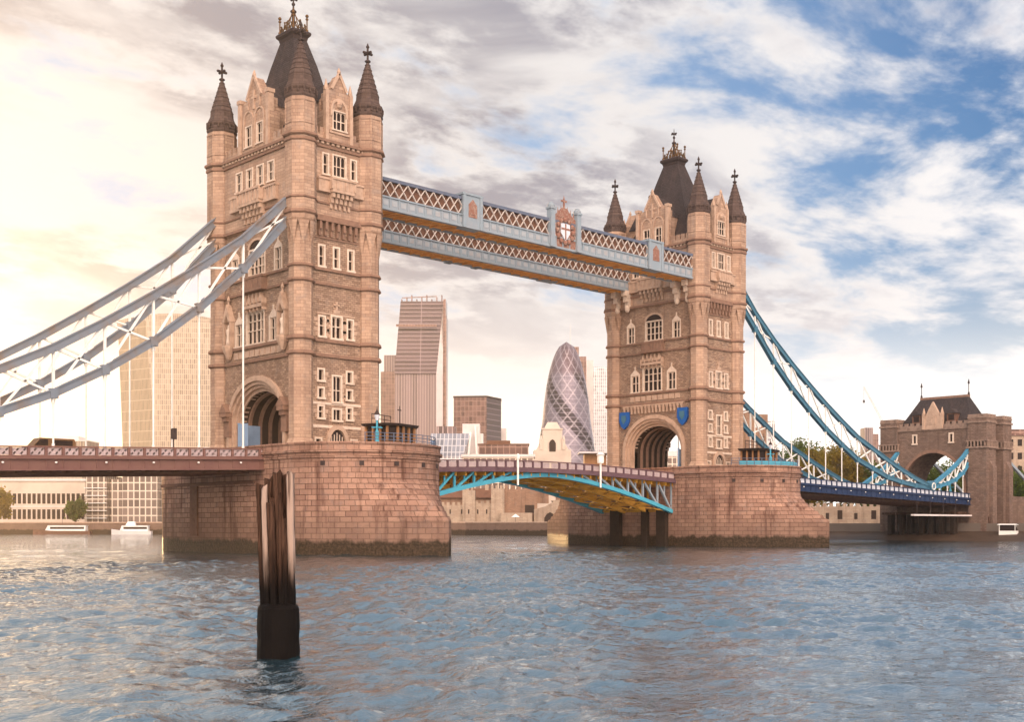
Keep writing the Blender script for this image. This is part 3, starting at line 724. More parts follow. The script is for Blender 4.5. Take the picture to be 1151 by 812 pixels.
    for i in range(len(p)-1): v.quad((p[i][0], 1.0, p[i][1]), (p[i][0], 2*HX-1.0, p[i][1]), (p[i+1][0], 2*HX-1.0, p[i+1][1]), (p[i+1][0], 1.0, p[i+1][1]))
    v.build('vault', M['dark'], T, fix=False)  # passage shade is put into the dark lining colour
    v = MB().at((-HX, 0), (1, 0))
    for k in range(5): arch_ring(v, 5.1, 4.1, 5.42, 4.42, 17.0, ZR-0.3, 1.9+k*1.6, 2.35+k*1.6, 20)
    v.build('vault_ribs', M['band'], T)  # ribs take a darker stone to paint the passage's shade
    g = MB().at((-HX, 0), (1, 0))
    g.box(-5.3, -2.9, 0.25, 0.4, ZR-0.3, 17.3); g.box(-5.2, -5.05, 0.4, 3.6, ZR-0.3, 17.2); g.box(-5.3, -4.9, 0.2, 0.45, 17.3, 17.45)
    g.build('hoarding', M['bluegrey'], T)
    g = MB().at((-HX, 0), (1, 0)); g.box(-5.2, -5.05, 7.2, 10.6, ZR-0.3, 17.0); g.box(-5.2, -4.9, 10.6, 10.8, ZR-0.3, 17.2); g.build('gate', M['bluegrey'], T)
    # string courses ----------------------------------------------------------------
    def course(name, z0, z1, pr, rt_, mat, up=0.0):
        c = MB()
        for s_, (a, b) in (((0, -1), (-WR, WR)), ((0, 1), (-WR, WR))):
            y = s_[1]*(HY-up); c.box(a, b, min(y, y+s_[1]*pr), max(y, y+s_[1]*pr), z0, z1)
        for s_ in (-1, 1):
            x = s_*(HX-up); c.box(min(x, x+s_*pr), max(x, x+s_*pr), -WP, WP, z0+0.01, z1-0.01)
        for sx in (-1, 1):
            for sy in (-1, 1):
                zm = (z0+z1)/2
                c.lathe((sx*TC[0], sy*TC[1]), [(rt_-0.2, z0-0.06), (rt_, z0+0.08), (rt_, zm), (rt_-0.06, z1+0.03), (rt_-0.25, z1+0.1)], 8)
        return c.build(name, M[mat], T)
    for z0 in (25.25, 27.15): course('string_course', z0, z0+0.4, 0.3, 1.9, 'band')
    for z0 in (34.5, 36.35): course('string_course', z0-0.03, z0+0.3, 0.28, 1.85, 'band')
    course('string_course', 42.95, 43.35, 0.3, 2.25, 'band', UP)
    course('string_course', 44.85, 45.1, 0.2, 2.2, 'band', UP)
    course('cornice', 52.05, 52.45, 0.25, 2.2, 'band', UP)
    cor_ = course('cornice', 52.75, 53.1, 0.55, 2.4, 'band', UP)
    c = MB()
    for sd in (-1, 1):                                                # brackets between the two cornice mouldings
        k = -WR+1.6
        while k < WR-1.4:
            y = sd*(HY-UP); c.box(k, k+0.42, min(y, y+sd*0.42), max(y, y+sd*0.42), 52.46, 52.74); k += 0.8
        k = -WP+1.6
        while k < WP-1.4:
            x = sd*(HX-UP); c.box(min(x, x+sd*0.42), max(x, x+sd*0.42), k, k+0.42, 52.46, 52.74); k += 0.8
    merge(cor_, c.build('cornice_brackets', M['trim'], T))
    # battlements
    c = MB()
    for sd in (-1, 1):
        y = sd*(HY+0.2)
        c.box(-WR, WR, min(y, y-sd*0.45), max(y, y-sd*0.45), 53.1, 53.9)
        for k in range(7):
            u = -3.4+k*1.0
            if abs(u) > 1.9: c.box(u-0.35, u+0.35, min(y, y-sd*0.45)+0.003, max(y, y-sd*0.45)-0.003, 53.9, 54.7)
        x = sd*(HX+0.2)
        c.box(min(x, x-sd*0.45), max(x, x-sd*0.45), -WP, WP, 53.1, 53.88)
        for k in range(15):
            u = -7.7+k*1.1
            if abs(u) > 4.0: c.box(min(x, x-sd*0.45)+0.003, max(x, x-sd*0.45)-0.003, u-0.38, u+0.38, 53.88, 54.7)
    c.box(-HX, HX, -HY, HY, 52.6, 53.0)
    c.build('battlements', M['turret'], T)
    # turrets -----------------------------------------------------------------------
    for sx in (-1, 1):
        for sy in (-1, 1):
            cx, cy = sx*TC[0], sy*TC[1]
            c = MB()
            c.lathe((cx, cy), [(1.95, ZR-0.7), (1.95, 13.9), (1.62, 14.5), (1.55, 14.6), (1.55, 41.9)], 8)
            c.lathe((cx, cy), [(1.72, 41.85), (2.02, 42.3), (2.02, 52.6), (1.98, 57.6)], 8)
            for k in range(8):                                        # tapering pendants that carry the wider upper shaft
                a = 2*math.pi*k/8+math.pi/8
                for da in (-0.13, 0.13):
                    pass
                b0 = [(cx+r*math.cos(a+t), cy+r*math.sin(a+t), 42.0) for r, t in ((1.4, -0.32), (2.0, -0.36), (2.03, 0), (2.0, 0.36), (1.4, 0.32))]
                b1 = [(cx+r*math.cos(a+t), cy+r*math.sin(a+t), 39.1) for r, t in ((1.35, -0.03), (1.56, -0.03), (1.57, 0), (1.56, 0.03), (1.35, 0.03))]
                c.loft([b1, b0])
                ax, ay = math.cos(a), math.sin(a)
                c.lathe((cx+1.93*ax, cy+1.93*ay), [(0.14, 53.4), (0.14, 57.3)], 5)
            for z in (54.2, 57.0): c.lathe((cx, cy), [(2.0, z), (2.08, z+0.06), (2.08, z+0.2), (2.0, z+0.26)], 8)
            t = c.build('turret', M['turret'], T)
            c = MB(); c.lathe((cx, cy), [(1.96, 57.55), (2.1, 57.8), (2.1, 58.0), (1.95, 58.1), (1.95, 58.5), (2.14, 58.75), (2.14, 59.0)], 8)
            for k in range(16):
                a = 2*math.pi*k/16; c.bar((cx+2.0*math.cos(a), cy+2.0*math.sin(a), 58.15), (cx+2.0*math.cos(a), cy+2.0*math.sin(a), 58.75), 0.2)
            c.build('eaves_corbels', M['spire'], t)
            c = MB(); prof = [(2.0, 59.0), (1.6, 59.9)]
            for k in range(1, 8):
                z = 59.9+k*0.68; r = 1.6*(1-(z-59.9)/5.5)+0.14; prof += [(r, z), (r+0.05, z+0.03), (r+0.05, z+0.1), (r-0.02, z+0.13)]
            prof += [(0.14, 65.1)]
            c.lathe((cx, cy), prof, 8)
            c.build('spire', M['spire'], t)
            c = MB(); c.lathe((cx, cy), [(0.16, 65.0), (0.4, 65.2), (0.4, 65.35), (0.14, 65.5), (0.14, 67.4), (0.03, 67.7)], 6)
            for dx, dy in ((1, 0), (-1, 0), (0, 1), (0, -1)):
                c.bar((cx, cy, 66.35), (cx+dx*0.6, cy+dy*0.6, 66.35), 0.2, 0.3); c.ball((cx+dx*0.62, cy+dy*0.62, 66.35), 0.2, 6, 4)
            c.ball((cx, cy, 67.2), 0.24, 6, 4)
            c.build('cross_finial', M['iron'], t)
    # roof
    c = MB(); rect = lambda a, b, z: [(-a, -b, z), (a, -b, z), (a, b, z), (-a, b, z)]
    c.loft([rect(4.75, 8.9, 53.0), rect(3.2, 5.5, 58.0), rect(2.55, 4.2, 61.5), rect(1.85, 2.95, 65.5), rect(1.05, 1.6, 69.2)])
    rf = c.build('roof', M['slate'], T)
    c = MB(); c.loft([rect(1.1, 1.65, 69.1), rect(1.15, 1.7, 69.3), rect(1.2, 1.75, 69.5), rect(1.45, 2.05, 69.8), rect(1.5, 2.1, 70.1), rect(1.35, 1.95, 70.3)])
    for sx in (-1, 1):
        for k in range(5): c.box(sx*0.95-0.1, sx*0.95+0.1, -1.2+k*0.55, -1.0+k*0.55, 68.2, 68.9)
    for sy in (-1, 1):
        for k in range(3): c.box(-0.7+k*0.6, -0.5+k*0.6, sy*1.45-0.1, sy*1.45+0.1, 68.2, 68.9)
    c.build('roof_platform', M['iron'], rf)
    c = MB()
    for sx in (-1, 1):
        for sy in (-1, 1):
            c.lathe((sx*1.1, sy*1.62), [(0.2, 70.3), (0.2, 70.6), (0.09, 70.7), (0.09, 71.9), (0.2, 72.0), (0.2, 72.15), (0.07, 72.25)], 6); c.ball((sx*1.1, sy*1.62, 72.5), 0.24, 6, 5)
    def crest(p, q, n, hh):
        p = Vector(p); q = Vector(q)
        for k in range(n):
            a = p.lerp(q, k/n); b = p.lerp(q, (k+1)/n); m_ = (a+b)/2
            hk = hh*(1-0.55*abs((k+0.5)/n-0.5)*2)
            c.bar(a+Vector((0, 0, 0.1)), m_+Vector((0, 0, hk)), 0.1); c.bar(b+Vector((0, 0, 0.1)), m_+Vector((0, 0, hk)), 0.1); c.ball(m_+Vector((0, 0, hk+0.12)), 0.15, 6, 4)
            c.bar(a, a+Vector((0, 0, hk*0.55)), 0.09)
        c.bar(p+Vector((0, 0, 0.45)), q+Vector((0, 0, 0.45)), 0.08)
    for sy in (-1, 1): crest((-1.1, sy*1.62, 70.25), (1.1, sy*1.62, 70.25), 3, 1.3)
    for sx in (-1, 1): crest((sx*1.1, -1.62, 70.25), (sx*1.1, 1.62, 70.25), 4, 1.4)
    for sx in (-1, 1):
        for sy in (-1, 1): c.bar((sx*1.0, sy*1.5, 70.3), (0, 0, 73.2), 0.12); c.bar((sx*0.5, sy*0.8, 70.3), (0, 0, 74.0), 0.1); c.ball((sx*0.5, sy*0.8, 71.9), 0.17, 6, 4)
    c.build('cresting', M['gold'], rf)
    c = MB(); c.lathe((0, 0), [(0.22, 70.3), (0.2, 73.0), (0.42, 73.2), (0.42, 73.4), (0.13, 73.6), (0.1, 75.0), (0.04, 75.9)], 6); c.ball((0, 0, 74.3), 0.26, 6, 4)
    for d in ((1, 0), (-1, 0), (0, 1), (0, -1)): c.bar((0, 0, 75.0), (d[0]*0.5, d[1]*0.5, 75.0), 0.14, 0.2); c.ball((d[0]*0.5, d[1]*0.5, 75.0), 0.16, 6, 4)
    c.build('finial', M['iron'], rf)
    return T
tower = make_tower()
t2_ = copy_tree(tower); t2_.location = (82, 0, 0); t2_.rotation_euler = (0, 0, math.pi)
t2_['label'] = 'farther brownish stone gothic bridge tower with two blue shields over its road arch'

# ================================================================== piers
def pier_outline(kind, n=28, grow=0.0):
    pts = []
    for end in (-1, 1):
        for i in range(n+1):
            th = math.pi*i/n
            c = -math.cos(th) if end == -1 else math.cos(th)
            s = math.sin(th)
            R_ = 10.65+grow
            if kind == 'top': y = 14+R_*s
            else: y = 14+(18.2+grow)*(1-abs(c)**1.28)*0.86+2.5*min(1, s/0.25)
            pts.append((R_*c, end*y))
    return pts
def make_pier():
    T = thing('bridge_pier', 'nearer granite river pier with dark tide band and stepped cutwater under the nearer tower', 'pier', (0, 0, 0), 0, 'granite piers of the bridge')
    top, bot = pier_outline('top'), pier_outline('bot')
    ring = lambda o, z: [(x, y, z) for x, y in o]
    mixo = lambda k: [(a[0]*(1-k)+b[0]*k, a[1]*(1-k)+b[1]*k) for a, b in zip(bot, top)]
    c = MB()
    rings = [ring(bot, -4), ring(bot, 0.0), ring(bot, 2.0), ring(bot, 4.2)]
    n = 7                                                     # courses step back up the cutwater
    for k in range(n):
        k0 = (k+1)/n; z0 = 4.2+4.6*(k/n)**1.15; z1 = 4.2+4.6*((k+1)/n)**1.15
        s = k0**1.35
        if k: rings.append(ring(mixo((k/n)**1.35*1.0+0.05), z0+0.001))
        rings.append(ring(mixo(max(0, ((k)/n)**1.35+0.06)), z1-0.02) if False else ring(mixo(s*0.96), z1))
    rings.append(ring(top, 9.0)); rings.append(ring(top, 11.6))
    c.loft(rings, False, False, uvw=True)
    body = c.build('pier_body', M['pier'], T, fix=False)
    c = MB(); g1, g2 = pier_outline('top', grow=0.22), pier_outline('top', grow=0.45)
    c.loft([ring(top, 11.55), ring(g1, 11.7), ring(g1, 11.95), ring(pier_outline('top', grow=0.1), 12.05), ring(pier_outline('top', grow=0.1), 12.2), ring(g2, 12.35), ring(g2, 12.55), ring(pier_outline('top', grow=0.15), 12.7)], False, False, uvw=True)
    c.build('moulding', M['pier'], T, fix=False)
    c = MB(); c.loft([ring(pier_outline('top', grow=0.15), 12.66), ring(pier_outline('top', grow=0.15), 13.35), ring(pier_outline('top', grow=0.28), 13.37), ring(pier_outline('top', grow=0.28), 13.58), ring(pier_outline('top', grow=-0.4), 13.58), ring(pier_outline('top', grow=-0.4), 12.95)], False, False, uvw=True)
    c.build('parapet', M['pier'], T, fix=False)
    c = MB(); c.loft([ring(pier_outline('top', grow=-0.42), 12.6), ring(pier_outline('top', grow=-0.42), 13.0)], False, True); c.build('pier_deck', M['landm'], T)
    c = MB()
    for end in (-1, 1):                                       # drain openings below the moulding
        for a in (0.15, 0.3, 0.42, 0.55, 0.68, 0.82):
            th = math.pi*a; x = -10.66*math.cos(th)*-end*-1; y = end*(14+10.66*math.sin(th))
            c.mx = Matrix.Translation((x, y, 0)) @ Matrix.Rotation(math.atan2(y-end*14, x), 4, 'Z'); c.box(-0.2, 0.06, -0.28, 0.28, 10.75, 11.3)
    c.mx = None; c.build('drain_holes', M['iron'], T)
    return T
pier = make_pier()
p2 = copy_tree(pier); p2.location = (82, 0, 0)
p2['label'] = 'farther granite river pier with timber fender posts, carrying the farther tower'
for y, w in ((4.2, 2.2), (-2.5, 1.2), (-6.3, 2.0)):
    c = MB(); c.box(-11.6, -10.7, y-w/2, y+w/2, -1, 6.3); c.build('fender_post', M['darktimber'], p2)
c = MB(); c.box(-11.7, -10.68, -8, 6, 6.35, 7.0); c.build('fender_beam', M['brownsteel'], p2)
c = MB(); c.box(-10.9, -10.655, 6.5, 8.3, 2.2, 8.8); c.box(-10.85, -10.66, -7.5, 16.5, 8.85, 9.2)
c.build('wall_fender', M['brownsteel'], pier)

# ================================================================== high level walkways
def make_walkway():
    T = thing('high_level_walkway', 'pale blue lattice walkway nearer the viewer, with ochre underside and red crest', 'walkway', (0, 0, 0), 0, 'high walkways')
    x0, x1, w = 5.9, 76.1, 4.0
    L_ = x1-x0
    for side in (0, w):
        yo = -0.06 if side == 0 else 0.06
        y = side
        c = MB(); n = 46; st = L_/n
        for k in range(n):                                    # double lattice
            a = x0+k*st
            c.bar((a, y+yo, 47.95), (a+st, y+yo, 50.0), 0.10, 0.19, up=(0, 1, 0)); c.bar((a+st, y+yo*1.9, 47.95), (a, y+yo*1.9, 50.0), 0.10, 0.19, up=(0, 1, 0))
        c.build('lattice', M['latticepaint'], T)
        c = MB(); c.box(x0, x1, y-0.22, y+0.22, 50.0, 50.45); c.build('top_chord', M['bluetop'], T)
        c = MB(); c.box(x0, x1, y-0.12, y+0.12, 46.35, 47.75); c.box(x0, x1, y-0.28, y+0.28, 47.75, 47.95); c.box(x0, x1, y-0.3, y+0.3, 46.1, 46.4)
        k = x0
        sg = -1 if side == 0 else 1
        while k < x1:
            c.box(k-0.12, k+0.12, min(y, y+sg*0.22), max(y, y+sg*0.22), 46.4, 47.75); k += st*1.0
        gd = c.build('girder_band', M['paleblue'], T)
        c = MB(); k = x0+st/2
        while k < x1-0.4:
            yy = y+sg*0.125
            c.box(k-0.42, k+0.42, min(yy, yy+sg*0.03), max(yy, yy+sg*0.03), 46.75, 47.45); k += st
        merge(gd, c.build('band_panels', M['panelblue'], gd))
    c = MB(); c.box(x0, x1, 0.25, w-0.25, 47.0, 50.15); c.build('enclosed_gallery', M['brownsteel'], T)
    c = MB(); c.box(x0, x1, 0.32, w-0.32, 46.3, 46.45)
    k = x0; n = 0
    while k < x1-2.2:
        c.box(k-0.09, k+0.09, 0.3, w-0.3, 46.08, 46.31); c.bar((k, 0.35, 46.22), (k+2.2, w-0.35, 46.22), 0.12, 0.14); c.bar((k, w-0.35, 46.22), (k+2.2, 0.35, 46.22), 0.12, 0.14)
        k += 2.2
    c.build('floor_bracing', M['soffit'], T)
    c = MB(); c.loft([[(x0, 0.1, 50.3), (x0, w/2, 50.9), (x0, w-0.1, 50.3)], [(x1, 0.1, 50.3), (x1, w/2, 50.9), (x1, w-0.1, 50.3)]]); c.build('gallery_roof', M['bluetop'], T)
    for px in (24.3, 58.0+0.2):
        pass
    for px in (23.6, 64.6):
        c = MB(); c.box(px-1.75, px+1.75, -0.5, 1.2, 46.05, 50.7); c.box(px-1.95, px+1.95, -0.65, 1.35, 50.7, 51.0)
        for sx in (-1, 1):
            for yy in (-0.5,): c.box(px+sx*1.6-0.25, px+sx*1.6+0.25, yy-0.12, yy+0.12, 46.05, 50.69)
        po = c.build('panel_post', M['paleblue'], T)
        c = MB(); c.poly([(px-0.8, 47.6), (px+0.8, 47.6), (px+0.8, 49.4), (px, 50.2), (px-0.8, 49.4)], -0.56, -0.5); c.poly([(px-0.5, 48.0), (px+0.5, 48.0), (px+0.3, 49.4), (px-0.3, 49.4)], -0.62, -0.55)
        c.build('post_carving', M['redgilt'], po)
    cx = 42.9
    for sx in (-1, 1):
        c = MB(); u = cx+sx*2.9; c.box(u-0.45, u+0.45, -0.6, 0.35, 46.05, 52.0); c.box(u-0.62, u+0.62, -0.78, 0.5, 46.05, 46.5); c.box(u-0.6, u+0.6, -0.72, 0.48, 51.9, 52.2); c.lathe((u, -0.12), [(0.6, 52.2), (0.62, 52.5), (0.4, 52.75), (0.42, 52.85), (0.1, 53.0)], 10)
        c.build('crest_post', M['paleblue'], T)
    c = MB(); c.box(cx-2.45, cx+2.45, -0.2, 0.2, 46.4, 51.0)
    c.poly([(cx-2.4, 51.0), (cx+2.4, 51.0), (cx+1.3, 51.7), (cx+0.5, 52.5), (cx-0.5, 52.5), (cx-1.3, 51.7)], -0.25, 0.2)
    for k in range(12):
        a = 2*math.pi*k/12; c.mx = Matrix.Translation((cx+1.75*math.cos(a), -0.3, 48.9+1.75*math.sin(a))); c.ball((0, 0, 0), 0.42, 6, 4)
    c.mx = None
    for k in range(7): c.lathe((cx-2.1+k*0.7, -0.1), [(0.1, 51.0), (0.1, 51.6+0.9*(1-abs(k-3)/3)), (0.02, 52.1+1.2*(1-abs(k-3)/3))], 5)
    c.lathe((cx, -0.05), [(0.2, 52.4), (0.12, 54.0), (0.02, 54.5)], 6); c.box(cx-0.6, cx+0.6, -0.15, 0.05, 53.5, 53.75)
    cr = c.build('crest', M['redgilt'], T)
    c = MB(); c.poly([(cx-1.0, 50.1), (cx+1.0, 50.1), (cx+1.0, 48.6), (cx, 47.4), (cx-1.0, 48.6)], -0.42, -0.3); c.build('crest_shield', M['whitepanel'], cr)
    c = MB(); c.box(cx-0.14, cx+0.14, -0.45, -0.42, 47.6, 50.05); c.box(cx-0.95, cx+0.95, -0.455, -0.42, 49.1, 49.4); c.build('crest_cross', M['redgilt'], cr)
    return T
wk = make_walkway(); wk.location = (0, -9.6, 0)
wk2 = copy_tree(wk); wk2.location = (82, 9.5, 0); wk2.rotation_euler = (0, 0, math.pi)
wk2['label'] = 'farther lattice walkway, mostly hidden below and behind the nearer one'

# ================================================================== decks
def deck_span(name, label, x0, x1, ztop, mat_rail, mat_panel, mat_girder, mat_under, group, bay=1.9):
    """side span: parapets, fascia girders and cross girders; ztop(x) is the top of the parapet"""
    T = thing(name, label, 'bridge span', ((x0+x1)/2, 0, 0), 0, group)
    ox = (x0+x1)/2
    n = max(1, round((x1-x0)/bay)); st = (x1-x0)/n
    X = [x0+k*st for k in range(n+1)]
    for y in (-9.4, 9.4):
        s = -1 if y < 0 else 1
        c = MB(); c.mx = Matrix.Translation((-ox, 0, 0))
        for k in range(n):
            a, b = X[k], X[k+1]; za, zb = ztop(a), ztop(b)
            c.bar((a, y, za-0.08), (b, y, zb-0.08), 0.34, 0.16); c.bar((a, y, za-1.1), (b, y, zb-1.1), 0.34, 0.18)
            c.box(a-0.14, a+0.14, y-0.16, y+0.16, za-1.1, za-0.1)
        c.build('parapet_rail', M[mat_rail], T)
        c = MB(); c.mx = Matrix.Translation((-ox, 0, 0))
        for k in range(n):
            a, b = X[k], X[k+1]; za, zb = ztop(a), ztop(b); m_ = (a+b)/2
            for u0, u1 in ((a+0.3, m_-0.12), (m_+0.12, b-0.3)):
                za0 = np.interp(u0, [a, b], [za, zb]); zb0 = np.interp(u1, [a, b], [za, zb])
                c.bar((u0, y, za0-0.28), (u1, y, zb0-0.88), 0.08, 0.16); c.bar((u0, y+0.01, za0-0.88), (u1, y+0.01, zb0-0.28), 0.08, 0.16)
            c.loft([[(a+0.2, y-0.03, za-0.98), (a+0.2, y+0.03, za-0.98), (a+0.2, y+0.03, za-0.2), (a+0.2, y-0.03, za-0.2)], [(b-0.2, y-0.03, zb-0.98), (b-0.2, y+0.03, zb-0.98), (b-0.2, y+0.03, zb-0.2), (b-0.2, y-0.03, zb-0.2)]])
        c.build('parapet_panels', M[mat_panel], T)
        c = MB(); c.mx = Matrix.Translation((-ox, 0, 0))
        for k in range(n):
            a, b = X[k], X[k+1]; za, zb = ztop(a)-1.19, ztop(b)-1.19
            c.bar((a, y+s*0.12, za-0.12), (b, y+s*0.12, zb-0.12), 0.62, 0.22); c.bar((a, y, za-0.78), (b, y, zb-0.78), 0.24, 1.1)
            c.bar((a, y+s*0.06, za-1.4), (b, y+s*0.06, zb-1.4), 0.56, 0.16); c.box(a-0.06, a+0.06, y-0.2, y+0.2, za-1.3, za-0.24)
        c.build('fascia_girder', M[mat_girder], T)
        if k:
            c = MB(); c.mx = Matrix.Translation((-ox, 0, 0))
            for k in range(0, n, 3):
                a = (X[k]+X[k+1])/2; c.lathe((a, y+s*0.42), [(0.02, ztop(a)-1.9), (0.13, ztop(a)-1.86), (0.13, ztop(a)-1.72), (0.02, ztop(a)-1.68)], 6)
            c.build('bulkhead_lamps', M['white'], T)
    c = MB(); c.mx = Matrix.Translation((-ox, 0, 0))
    for k in range(n):
        a, b = X[k], X[k+1]; za, zb = ztop(a)-1.35, ztop(b)-1.35
        c.loft([[(a, -9.2, za-0.3), (a, 9.2, za-0.3), (a, 9.2, za), (a, -9.2, za)], [(b, -9.2, zb-0.3), (b, 9.2, zb-0.3), (b, 9.2, zb), (b, -9.2, zb)]], k == 0, k == n-1)
    c.build('roadway', M['asphalt'], T)
    c = MB(); c.mx = Matrix.Translation((-ox, 0, 0))
    for k in range(n+1):
        a = X[k]; z = ztop(a)-1.65; c.box(a-0.15, a+0.15, -9.1, 9.1, z-1.15, z)
    for y in (-6, -3, 0, 3, 6): c.bar((x0, y, ztop(x0)-2.35), (x1, y, ztop(x1)-2.35), 0.3, 1.3)
    c.build('cross_girders', M[mat_under], T)
    return T
zl = lambda x: 13.15+0.034*(x+10.6)
deck_span('side_span', 'flare tinted mauve brown suspended side span reaching the nearer pier from the left edge', -78, -9.3, zl, 'maroon', 'pinkpanel', 'maroon', 'brownsteel', 'suspended side spans')  # brown and pink carry painted flare over blue and white paint
zr = lambda x: 12.95-0.0262*(x-102)
deck_span('side_span', 'navy blue side span with white panelled parapet between farther pier and gatehouse', 91.3, 182.5, zr, 'navy', 'whitepanel', 'navy', 'brownsteel', 'suspended side spans')

def bascule(name, label, sgn):
    """leaf built from the pier (x=0) to the middle (x=30.4) in its own frame; sgn mirrors it"""
    T = thing(name, label, 'bascule', (10.65 if sgn > 0 else 71.35, 0, 0), 0, 'lifting bascule leaves')
    LN = 30.32; n = 16; st = LN/n
    zt = lambda x: 12.55+0.85*math.sin(math.pi/2*min(1, x/LN))
    zb = lambda x: 11.35-5.4*((LN-x)/LN)**1.55
    X = [k*st for k in range(n+1)]
    fx = lambda x: x*sgn
    for y in (-8.6, 8.6):
        s = -1 if y < 0 else 1
        c = MB()
        for k in range(n):
            a, b = X[k], X[k+1]
            c.bar((fx(a), y, zt(a)-0.08), (fx(b), y, zt(b)-0.08), 0.34, 0.16); c.bar((fx(a), y, zt(a)-1.15), (fx(b), y, zt(b)-1.15), 0.4, 0.18); c.box(fx(a)-0.13, fx(a)+0.13, y-0.16, y+0.16, zt(a)-1.1, zt(a)-0.1)
            c.bar((fx(a), y+s*0.1, zt(a)-1.5), (fx(b), y+s*0.1, zt(b)-1.5), 0.5, 0.52)
        c.build('parapet_rail', M['mauve'], T)
        c = MB()
        for k in range(n):
            a, b = X[k]+0.22, X[k+1]-0.22
            c.bar((fx(a), y, zt(a)-0.62), (fx(b), y, zt(b)-0.62), 0.06, 0.76)
            m_ = (a+b)/2
            c.bar((fx(m_-0.3), y+s*0.03, zt(m_)-0.62), (fx(m_+0.3), y+s*0.03, zt(m_)-0.62), 0.06, 0.3)
        c.build('parapet_panels', M['pinkpanel'], T)
    for gi, y in enumerate((-7.9, -2.7, 2.7, 7.9)):
        outer = gi in (0, 3)
        c = MB()
        for k in range(n):
            a, b = X[k], X[k+1]
            c.bar((fx(a), y, zb(a)), (fx(b), y, zb(b)), 0.75 if outer else 0.6, 0.62)
        g = c.build('bottom_chord', M['cyan'] if outer else M['ochre'], T)
        c = MB()
        for k in range(0, n, 2):
            a, b = X[k], X[min(k+2, n)]
            if zt(a)-1.75-zb(a) < 0.8: continue
            c.bar((fx(a), y, zb(a)), (fx(a), y, zt(a)-1.7), 0.3); c.bar((fx(a), y, zb(a)), (fx(b), y, zt(b)-1.7), 0.36, 0.3)
            if k+2 <= n: c.bar((fx((a+b)/2), y, (zb(a)+zt(b)-1.7)/2), (fx((a+b)/2), y, zt(a)-1.7), 0.2)
        c.build('web_members', (M['cyan'] if sgn > 0 else M['paleblue']) if outer else M['ochre'], T)
    c = MB()
    for k in range(n+1):
        a = X[k]; c.box(fx(a)-0.12, fx(a)+0.12, -8.3, 8.3, zt(a)-2.3, zt(a)-1.72)
        if k % 2 == 0:
            c.box(fx(a)-0.16, fx(a)+0.16, -7.8, 7.8, zb(a)-0.1, zb(a)+0.25)
            if k < n-1:
                b = X[k+2]
                for y0, y1 in ((-7.9, -2.7), (-2.7, 2.7), (2.7, 7.9)):
                    c.bar((fx(a), y0, zb(a)), (fx(b), y1, zb(b)), 0.22); c.bar((fx(a), y1, zb(a)), (fx(b), y0, zb(b)), 0.22)
    c.build('under_bracing', M['ochre'], T)
    c = MB()
    for k in range(n):
        a, b = X[k], X[k+1]; za, z_ = zt(a)-1.4, zt(b)-1.4
        c.loft([[(fx(a), -8.4, za-0.3), (fx(a), 8.4, za-0.3), (fx(a), 8.4, za), (fx(a), -8.4, za)], [(fx(b), -8.4, z_-0.3), (fx(b), 8.4, z_-0.3), (fx(b), 8.4, z_), (fx(b), -8.4, z_)]], k == 0, k == n-1)
    c.build('roadway', M['soffit'], T)
    return T
bascule('bascule_leaf', 'lifting bridge leaf with turquoise arched lower chord hinged at the nearer pier', 1)
bascule('bascule_leaf', 'lifting bridge leaf showing bright ochre underside, hinged at the farther pier', -1)

# ================================================================== suspension chains
def girder(c, p, q, w, h):
    p = Vector(p); q = Vector(q); d = (q-p).normalized(); up = Vector((-d.z, 0, d.x))
    c.bar(p, q, w*0.72, h*0.98)
    for s_ in (-1, 1): c.bar(p+up*(s_*h/2), q+up*(s_*h/2), w*1.15, 0.13)
    n = max(2, int((q-p).length/1.3))
    for k in range(n):
        m_ = p+(q-p)*((k+0.5)/n); c.bar(m_-up*(h*0.46), m_+up*(h*0.46), 0.12, w*0.98, up=d)
def chain(label, top, bot, y, nodes, deck, mat, hang, lat='white', w=0.62, h=0.8, group='suspension chains'):
    T = thing('suspension_chain', label, 'suspension chain', (nodes[0], y, 0), 0, group)
    ox, oy = nodes[0], y
    c = MB(); c.mx = Matrix.Translation((-ox, 0, 0))
    for a, b in zip(nodes[:-1], nodes[1:]): girder(c, (a, 0, top(a)), (b, 0, top(b)), w, h)
    c.build('top_chord', M[mat], T)
    c = MB(); c.mx = Matrix.Translation((-ox, 0, 0))
    for a, b in zip(nodes[:-1], nodes[1:]): girder(c, (a, 0, bot(a)), (b, 0, bot(b)), w, h)
    for a in nodes[1:-1]: c.box(a-0.45, a+0.45, -w/2-0.06, w/2+0.06, bot(a)-0.55, bot(a)+0.5)
    c.build('bottom_chord', M[mat], T)
    c = MB(); c.mx = Matrix.Translation((-ox, 0, 0))
    for k, (a, b) in enumerate(zip(nodes[:-1], nodes[1:])):
        if top(a)-bot(a) > 0.9: c.bar((a, 0, top(a)), (a, 0, bot(a)), 0.26)
        if top(b)-bot(b) > 0.5 or top(a)-bot(a) > 0.5:
            c.bar((a, 0, bot(a)), (b, 0, top(b)), 0.24); c.bar((a, 0, top(a)), (b, 0, bot(b)), 0.24)
    c.build('bracing', M[lat], T)
    for a in hang:
        z0, z1 = deck(a)-1.3, bot(a)
        if z1-z0 < 0.8: continue
        c = MB(); c.mx = Matrix.Translation((-ox, 0, 0))
        c.tube((a, 0, z0), (a, 0, z1), 0.11, 6); c.tube((a, 0, z0), (a, 0, z0+1.6), 0.17, 6); c.tube((a, 0, z1-1.1), (a, 0, z1), 0.2, 6, 0.3)
        c.build('hanger_rod', M['white'], T)
    return T
